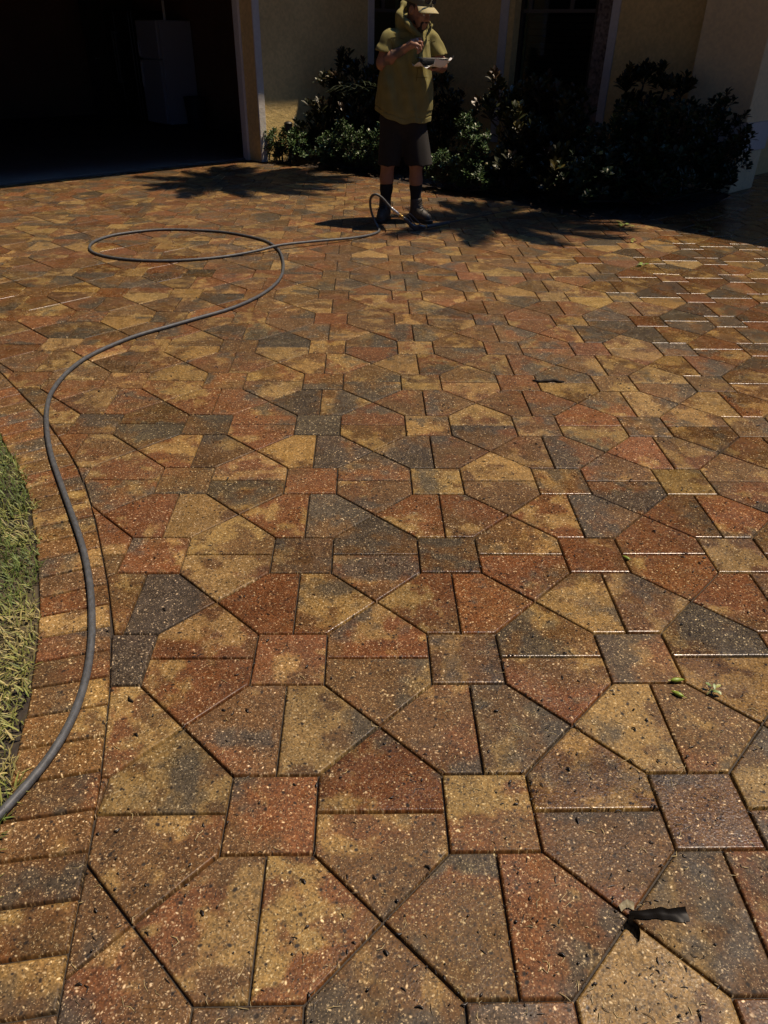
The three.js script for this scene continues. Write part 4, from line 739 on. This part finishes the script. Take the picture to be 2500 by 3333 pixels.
    const lace = []; for (let k = 0; k < 6; k++) { const t = k / 5, fwd = mix(0.095, 0.058, t), y = mix(0.108, 0.19, t); const P = (s) => V3(...at(fwd - 0.012, s * 0.03, y - 0.004)), Q = V3(...at(fwd + 0.004, 0, y + 0.006)); lace.push(new THREE.TubeGeometry(new THREE.CatmullRomCurve3([P(-1), Q, P(1)]), 10, 0.0028, 6)); }
    for (const s of [-1, 1]) lace.push(new THREE.TubeGeometry(new THREE.CatmullRomCurve3([V3(...at(0.098, 0, 0.115)), V3(...at(0.125, s * 0.025, 0.125)), V3(...at(0.118, s * 0.05, 0.10)), V3(...at(0.10, s * 0.03, 0.108))]), 16, 0.0024, 6));
    mesh('laces', merge(lace), std({ color: lin(0.02, 0.018, 0.015), roughness: 0.9 }), b);
  };
  boot(-0.045, -0.02, -0.30); boot(0.248, 0.01, 0.75);
}
{ // tray of food, napkin, fork
  const tray = thing('food_tray', 'black plastic takeout tray on a white napkin in the hand of the man', 'takeout tray', [0.335, 1.279, -7.29], 0.18);
  const bk = std({ color: lin(0.010, 0.010, 0.011), roughness: 0.3 });
  const rings = [[0.100, 0.052, 0.0], [0.122, 0.070, 0.052], [0.132, 0.080, 0.053], [0.132, 0.080, 0.056], [0.119, 0.067, 0.055], [0.097, 0.049, 0.004]], mb = new MB(), K = 32; let prev = null;
  const rect = (a, b, t) => { const c = Math.cos(t), s = Math.sin(t), n = 6, r = Math.pow(Math.pow(Math.abs(c), n) + Math.pow(Math.abs(s), n), -1 / n); return [a * c * r, b * s * r]; };
  for (const [a, b, y] of rings) { const ring = []; for (let k = 0; k < K; k++) { const [x, z] = rect(a, b, k / K * 6.28318); ring.push(mb.v(x, y, z, [1, 1, 1])); } if (prev) for (let k = 0; k < K; k++) mb.quad(prev[k], ring[k], ring[(k + 1) % K], prev[(k + 1) % K]); prev = ring; }
  const c0 = mb.v(0, 0.004, 0, [1, 1, 1]), c1 = mb.v(0, 0, 0, [1, 1, 1]); for (let k = 0; k < K; k++) { mb.tri(prev[k], c0, prev[(k + 1) % K]); mb.tri(k, (k + 1) % K, c1); }
  bk.side = THREE.DoubleSide; mesh('tray_body', mb.geo(), bk, tray);
  const food = surfaceNets((x, y, z) => Math.max(ellB([0, 0.018, 0], [0.095, 0.026, 0.048])(x, y, z) + 0.012 * (noise3(x * 60, y * 60, z * 60) - 0.5), 0.006 - y), [-0.12, 0, -0.08], [0.12, 0.06, 0.08], 0.005, (x, y, z) => { const k = 0.5 + noise3(x * 90, 3, z * 90); return [0.22 * k, 0.13 * k, 0.05 * k]; });
  mesh('food', food, std({ vertexColors: true, roughness: 0.6 }), tray);
  const nap = thing('napkin', 'white paper napkin rippling out from under the black tray', 'napkin', [0.33, 1.277, -7.285], 0.12);
  const g = new THREE.BufferGeometry(), P = [], I = [], nx = 36, nz = 18, N = (nx + 1) * (nz + 1);
  for (const l of [0, 1]) for (let i = 0; i <= nx; i++) for (let j = 0; j <= nz; j++) { const u = i / nx * 2 - 1, v = j / nz * 2 - 1, out = Math.max(0, Math.abs(u) - 0.62, (Math.abs(v) - 0.72) * 0.9), y = (u > 0 ? 0.16 : 0.03) * out * (1 + 0.3 * v) + 0.010 * Math.sin(u * 9 + v * 2.5) * sst(0.45, 0.9, Math.max(Math.abs(u), Math.abs(v))) + sst(0.8, 1, v) * 0.014 * Math.sin(u * 7 + 0.5) - 0.003; P.push(u * 0.162, y - l * 0.0012, v * 0.108); }
  for (let i = 0; i < nx; i++) for (let j = 0; j < nz; j++) { const a = i * (nz + 1) + j, b = a + 1, c = a + nz + 2, d = a + nz + 1; I.push(a, b, c, a, c, d, N + a, N + c, N + b, N + a, N + d, N + c); }
  g.setAttribute('position', new THREE.Float32BufferAttribute(P, 3)); g.setIndex(I); g.computeVertexNormals();
  mesh('paper', g, std({ color: lin(0.82, 0.82, 0.80), roughness: 0.9, side: THREE.DoubleSide }), nap);
  const fork = thing('fork', 'dark plastic fork pinched in the raised hand of the man', 'fork', [0, 0, -7.5]);
  mesh('handle', new THREE.TubeGeometry(new THREE.CatmullRomCurve3([V3(0.243, 1.500, 0.196), V3(0.240, 1.44, 0.203), V3(0.243, 1.38, 0.214), V3(0.252, 1.335, 0.22)]), 24, 0.0032, 8), bk, fork);
  const tn = []; for (let k = -1.5; k <= 1.5; k++) tn.push(new THREE.TubeGeometry(new THREE.CatmullRomCurve3([V3(0.252, 1.338, 0.22), V3(0.256 + 0.002 * k, 1.322, 0.222 + k * 0.004), V3(0.262, 1.300, 0.224 + k * 0.0045)]), 10, 0.0013, 6));
  mesh('tines', merge(tn), bk, fork);
}
// ---------------------------------------------------------------- pressure hose, spray gun
{
  const hosePts = [[-0.98, 0.80], [-0.90, 0.93], [-0.85, 1.027], [-0.803, 1.174], [-0.79, 1.289], [-0.799, 1.417], [-0.829, 1.559], [-0.88, 1.719], [-0.942, 1.876], [-1.025, 2.052], [-1.134, 2.251], [-1.262, 2.479], [-1.384, 2.701], [-1.483, 2.91], [-1.558, 3.096], [-1.613, 3.275], [-1.637, 3.443], [-1.639, 3.606], [-1.615, 3.777], [-1.541, 3.971], [-1.437, 4.152], [-1.314, 4.296], [-1.161, 4.477], [-1.021, 4.641], [-0.907, 4.842], [-0.82, 5.09], [-0.778, 5.379], [-0.793, 5.693], [-0.858, 6.066], [-0.917, 6.259], [-1.037, 6.491], [-1.244, 6.679], [-1.469, 6.803], [-1.724, 6.854], [-2.009, 6.848], [-2.223, 6.739], [-2.375, 6.585], [-2.443, 6.377], [-2.419, 6.172], [-2.323, 5.998], [-2.146, 5.867], [-1.912, 5.801], [-1.665, 5.805], [-1.433, 5.878], [-1.239, 5.993], [-1.04, 6.127], [-0.907, 6.244], [-0.621, 6.426], [-0.321, 6.634], [-0.147, 6.825], [-0.092, 6.97]];
  const P = hosePts.map(([x, z], i) => V3(x, 0.0115 + (i === 45 ? 0.012 : i === 46 ? 0.024 : i === 47 ? 0.022 : i === 48 ? 0.008 : 0), -z));
  P.push(V3(-0.11, 0.02, -7.10), V3(-0.150, 0.09, -7.14), V3(-0.176, 0.19, -7.12), V3(-0.168, 0.272, -7.08), V3(-0.128, 0.302, -7.05), V3(-0.076, 0.278, -7.05), V3(-0.02, 0.222, -7.05), V3(0.016, 0.186, -7.05));
  const h = thing('pressure_hose', 'long dark grey hose looping across the wet pavers to the spray gun', 'hose', [0, 0, 0]);
  const rub = std({ map: stuccoColor([0.056, 0.059, 0.061], 1.1), roughness: 0.55, bumpMap: stuccoBump, bumpScale: 0.0008 });
  const g = new THREE.TubeGeometry(new THREE.CatmullRomCurve3(P, false, 'centripetal'), 900, 0.0108, 14); { const uv = g.attributes.uv; for (let i = 0; i < uv.count; i++) uv.setXY(i, uv.getX(i) * 14, uv.getY(i) * 0.1); }
  mesh('hose_tube', g, rub, h);
  const gun = thing('spray_gun', 'black pressure washer gun with brass fitting lying on the pavers by the boots', 'spray gun', [0, 0, 0]);
  const A = V3(0.012, 0.190, -7.05), B = V3(0.143, 0.094, -7.05), ax = B.clone().sub(A).normalize(), q = new THREE.Quaternion().setFromUnitVectors(V3(0, 1, 0), ax);
  const place = (geo, d) => { geo.applyQuaternion(q); const p = A.clone().addScaledVector(ax, d); geo.translate(p.x, p.y, p.z); return geo; };
  const silver = std({ color: lin(0.62, 0.62, 0.60), metalness: 1, roughness: 0.32 }), brass = std({ color: lin(0.60, 0.40, 0.13), metalness: 1, roughness: 0.35 }), plast = std({ color: lin(0.045, 0.048, 0.050), roughness: 0.4 });
  const lathe = (pts, s = 24) => new THREE.LatheGeometry(pts.map((e) => new THREE.Vector2(...e)), s);
  mesh('crimp_sleeve', place(lathe([[0.010, 0], [0.0135, 0.002], [0.0135, 0.02], [0.0122, 0.024], [0.0135, 0.028], [0.0135, 0.044], [0.0122, 0.048], [0.0135, 0.052], [0.0135, 0.072], [0.011, 0.076], [0.009, 0.09]]), 0), silver, gun);
  mesh('brass_fitting', merge([place(new THREE.CylinderGeometry(0.0165, 0.0165, 0.018, 6).translate(0, 0.009, 0), 0.090), place(lathe([[0.001, 0], [0.012, 0], [0.012, 0.006], [0.015, 0.008], [0.015, 0.022], [0.012, 0.024], [0.012, 0.03], [0.001, 0.03]]), 0.109)]), brass, gun);
  mesh('inlet', place(lathe([[0.001, 0], [0.013, 0], [0.014, 0.004], [0.014, 0.016], [0.011, 0.018], [0.011, 0.03], [0.001, 0.03]]), 0.138), silver, gun);
  // grip and body: one moulded shape
  const Gp = [[0.135, 0.102, 0], [0.165, 0.078, 0], [0.195, 0.048, 0], [0.215, 0.030, 0]];
  const bodyF = join(0.014, cap(Gp[0], Gp[1], 0.016, 0.017), cap(Gp[1], Gp[2], 0.017, 0.018), cap(Gp[2], [0.232, 0.024, 0], 0.018, 0.023), cap([0.232, 0.024, 0], [0.275, 0.030, 0.0], 0.023, 0.023), cap([0.275, 0.030, 0], [0.315, 0.032, 0], 0.022, 0.017));
  mesh('gun_body', surfaceNets((x, y, z) => { const gr = y > 0.05 && x < 0.2 ? 0.0012 * Math.sin((x - y) * 600) : 0; return Math.max(bodyF(x, y, z + 0.0) + gr, Math.abs(z) - 0.017, 0.001 - y); }, [0.11, -0.004, -0.04], [0.345, 0.13, 0.04], 0.0028).translate(0, 0, -7.05), plast, gun);
  mesh('trigger_guard', new THREE.TubeGeometry(new THREE.CatmullRomCurve3([V3(0.148, 0.112, -7.05), V3(0.162, 0.136, -7.05), V3(0.176, 0.146, -7.05), V3(0.196, 0.134, -7.05), V3(0.235, 0.098, -7.05), V3(0.270, 0.066, -7.05), V3(0.283, 0.046, -7.05)], false, 'centripetal'), 50, 0.0052, 8), plast, gun);
  mesh('trigger', new THREE.TubeGeometry(new THREE.CatmullRomCurve3([V3(0.168, 0.128, -7.05), V3(0.185, 0.108, -7.05), V3(0.212, 0.074, -7.05), V3(0.238, 0.048, -7.05)]), 24, 0.0058, 8), std({ color: lin(0.10, 0.095, 0.09), roughness: 0.5 }), gun);
  mesh('side_label', new RoundedBoxGeometry(0.040, 0.018, 0.003, 2, 0.001).translate(0.285, 0.031, -7.0325), std({ color: lin(0.035, 0.033, 0.032), roughness: 0.7 }), gun);
  const L0 = V3(0.318, 0.030, -7.055), L1 = V3(1.27, 0.035, -7.96), dir = L1.clone().sub(L0).normalize(), q2 = new THREE.Quaternion().setFromUnitVectors(V3(0, 1, 0), dir), along = (geo, d) => { geo.applyQuaternion(q2); const p = L0.clone().addScaledVector(dir, d); geo.translate(p.x, p.y, p.z); return geo; };
  mesh('outlet', along(lathe([[0.001, 0], [0.011, 0], [0.011, 0.012], [0.008, 0.014], [0.008, 0.03], [0.001, 0.03]]), 0), brass, gun);
  mesh('insulated_sleeve', along(lathe([[0.001, 0], [0.013, 0.002], [0.015, 0.02], [0.0145, 0.26], [0.012, 0.3], [0.001, 0.302]]), 0.028), plast, gun);
  mesh('lance', along(new THREE.CylinderGeometry(0.0042, 0.0042, 0.98, 12).translate(0, 0.49, 0), 0.31), std({ color: lin(0.03, 0.03, 0.03), metalness: 0.2, roughness: 0.5 }), gun);
  mesh('nozzle', along(lathe([[0.001, 0], [0.013, 0], [0.013, 0.02], [0.009, 0.026], [0.009, 0.045], [0.006, 0.055], [0.001, 0.055]]), 1.27), plast, gun);
}
// ---------------------------------------------------------------- litter on the pavers
{
  const green = std({ color: lin(0.20, 0.27, 0.035), roughness: 0.4 }), tipM = std({ color: lin(0.42, 0.42, 0.12), roughness: 0.45 }), dead = new THREE.MeshPhysicalMaterial({ color: lin(0.006, 0.005, 0.004), specularIntensity: 0.12, roughness: 0.35, side: THREE.DoubleSide });
  const pod = (label, x, z, a, len) => {
    const t = thing('seed_pod', label, 'seed pod', [x, 0.0, -z], a, 'green seed pods on the pavers');
    const r = len * 0.17, prof = []; for (let k = 0; k <= 14; k++) { const u = k / 14; prof.push(new THREE.Vector2(Math.max(0.0004, r * Math.pow(Math.sin(Math.PI * Math.pow(u, 0.8)), 0.75)), u * len)); }
    const g = new THREE.LatheGeometry(prof, 16); g.rotateZ(-Math.PI / 2); g.translate(-len / 2, r + 0.0005, 0); mesh('pod_body', g, green, t);
    const s = new THREE.CylinderGeometry(r * 0.16, r * 0.28, len * 0.22, 8); s.rotateZ(-Math.PI / 2); s.translate(-len * 0.56, r, 0); mesh('stalk', s, tipM, t);
  };
  pod('single green pod beside a square paver, farthest of the pods', 0.832, 2.06, 2.3, 0.030);
  pod('slim green pod lying crosswise on the joint, nearer the white chip', 0.822, 1.486, 0.1, 0.040);
  pod('plump green pod on a charcoal paver, nearest of the pods', 0.806, 1.435, 2.5, 0.036);
  const lf = (mb, x, y, z, a, el, len, wid, c) => leafInto(mb, V3(x, y, z), V3(Math.cos(a) * Math.cos(el), Math.sin(el), Math.sin(a) * Math.cos(el)), V3(0, 1, 0), len, wid, c, 0.2, 0.25, OB);
  const sprig = (label, x, z, n, len) => {
    const t = thing('leaf_sprig', label, 'fallen leaves', [x, 0, -z]);
    for (let i = 0; i < n; i++) { const mb = new MB(); const k = rr(0.8, 1.4), yl = rnd() < 0.5; lf(mb, gauss() * 0.012, 0.012, gauss() * 0.012, rnd() * 6.28, rr(0.0, 0.6), len * rr(0.7, 1.1), len * 0.42, yl ? [0.26 * k, 0.27 * k, 0.07 * k] : [0.14 * k, 0.20 * k, 0.05 * k]); mesh('leaf', mb.geo(), leafMat, t); }
    const st = new MB(); tubeInto(st, [V3(-len * 0.9, 0.006, 0.01), V3(-len * 0.3, 0.014, 0), V3(0.01, 0.012, 0)], [0.002, 0.002, 0.0015], 5, [0.14, 0.15, 0.05]); mesh('twig', st.geo(), stemMat, t);
  };
  sprig('yellow-green fallen sprig in the sun on the right of the paving', 1.98, 5.93, 5, 0.062);
  sprig('pale green fallen sprig at the edge of the eave shadow', 2.23, 7.42, 8, 0.085);
  sprig('small flattened green twig between the two larger sprigs', 2.12, 6.78, 4, 0.06);
  sprig('withered blossom with thin curled petals near the plump pod', 0.906, 1.445, 5, 0.022);
  { // blackened wet leaf
    const t = thing('dead_leaf', 'black wet curled dead leaf on the crossing of four pavers in the foreground', 'dead leaf', [0.548, 0, -0.832], 0.05);
    const bl = (p, wd) => { const c = new THREE.CatmullRomCurve3(p.map((e) => V3(...e))), P = [], I = [], n = 26; for (let i = 0; i <= n; i++) { const u = i / n, v = c.getPointAt(u), d = c.getTangentAt(u), w = wd(u) * (1 + 0.5 * (noise3(i * 0.35, 3, u * 4) - 0.5)), sx = -d.z, sz = d.x; for (let j = 0; j <= 4; j++) { const s = j / 2 - 1; P.push(v.x + sx * s * w, Math.max(0.0012, v.y + (s < 0 ? 0.006 * s * s * (0.3 + u) : -0.5 * v.y * s) + 0.002 * (noise3(i * 0.3, j * 0.5, 2) - 0.5)), v.z + sz * s * w); } } for (let i = 0; i < n; i++) for (let j = 0; j < 4; j++) { const a = i * 5 + j; I.push(a, a + 1, a + 6, a, a + 6, a + 5); } const g = new THREE.BufferGeometry(); g.setAttribute('position', new THREE.Float32BufferAttribute(P, 3)); g.setIndex(I); g.computeVertexNormals(); return g; };
    mesh('blade', bl([[-0.035, 0.006, 0.0], [-0.01, 0.010, 0.004], [0.025, 0.008, 0.002], [0.060, 0.006, 0.006], [0.085, 0.004, 0.004]], (u) => 0.004 + 0.009 * Math.pow(u, 0.6)), dead, t);
    mesh('curled_tip', bl([[-0.03, 0.005, 0.004], [-0.038, 0.010, 0.018], [-0.030, 0.012, 0.036], [-0.034, 0.004, 0.055]], (u) => 0.006 * (1 - u * 0.7)), dead, t);
    mesh('shred', bl([[-0.05, 0.003, 0.018], [-0.04, 0.006, 0.030], [-0.030, 0.003, 0.045]], (u) => 0.004), dead, t);
    mesh('pale_scrap', bl([[-0.05, 0.006, -0.012], [-0.035, 0.012, -0.018], [-0.02, 0.005, -0.014]], (u) => 0.006), std({ color: lin(0.30, 0.26, 0.16), roughness: 0.5, side: THREE.DoubleSide }), t);
  }
  { const t = thing('bark_strip', 'thin dark strip of bark lying along a joint in the middle of the paving', 'bark strip', [0.835, 0, -3.60], -0.05); const P = []; for (let i = 0; i <= 12; i++) P.push(V3(-0.08 + i * 0.0135, 0.005 + 0.002 * Math.sin(i * 1.7), 0.008 * Math.sin(i * 0.6))); const mb = new MB(); tubeInto(mb, P, P.map((_, i) => 0.0075 * Math.sin(0.35 + i * 0.2) + 0.001), 6, [0.016, 0.012, 0.008]); mesh('strip', mb.geo(), stemMat, t); }
  { const t = thing('pebble', 'small pale pebble in the joint at the right edge of the foreground', 'pebble', [1.02, 0.004, -1.045]); const g = new THREE.IcosahedronGeometry(0.0065, 2); const p = g.attributes.position; for (let i = 0; i < p.count; i++) { const k = 0.8 + 0.4 * noise3(p.getX(i) * 200, p.getY(i) * 200, p.getZ(i) * 200); p.setXYZ(i, p.getX(i) * k * 1.2, p.getY(i) * k * 0.8, p.getZ(i) * k); } g.computeVertexNormals(); mesh('stone', g, std({ color: lin(0.55, 0.5, 0.4), roughness: 0.7 }), t); }
  // crumbs of bark, straw and cut grass, thickest in the near right
  const mb = new MB();
  for (let n = 0; n < 4600; n++) {
    const z = 0.55 + 3.2 * Math.pow(rnd(), 1.7), x = rr(-0.9, 1.1) * (0.62 * z + 0.35) + 0.15 * z, e = nearestSeg(inner2, [x, z]), sd = (x - e.p[0]) * e.n[0] + (z - e.p[1]) * e.n[1];
    if (sd < -0.19 || (x < 0.25 && rnd() < 0.55) || noise3(x * 2.6, 4, z * 2.6) < 0.36) continue;
    const straw = rnd() < 0.32, a = rnd() * 6.283, len = straw ? rr(0.006, 0.026) : (0.0018 + 0.014 * Math.pow(rnd(), 2.2)) * (rnd() < 0.05 ? 2 : 1), w = straw ? rr(0.0005, 0.0011) : (0.0008 + 0.0026 * Math.pow(rnd(), 2)), k = rr(0.6, 1.3), c = straw ? (rnd() < 0.35 ? [0.07 * k, 0.05 * k, 0.025 * k] : [0.36 * k, 0.28 * k, 0.13 * k]) : [0.014 * k, 0.010 * k, 0.007 * k];
    const bend = gauss() * 0.3 * len, y = w + 0.0008, dx = Math.cos(a), dz = Math.sin(a);
    tubeInto(mb, [V3(x - dx * len / 2, y, -z - dz * len / 2), V3(x - dz * bend, y + rnd() * 0.002, -z + dx * bend), V3(x + dx * len / 2, y, -z + dz * len / 2)], [w * 0.6, w, w * 0.5], 5, c);
  }
  const m = mesh('plant_litter', mb.geo(), std({ vertexColors: true, roughness: 0.4 }), scene); m.userData = { kind: 'stuff', label: 'crumbs of bark and straw scattered on the wet pavers' };
}
renderer.setSize(768, 1024);
renderer.render(scene, camera);
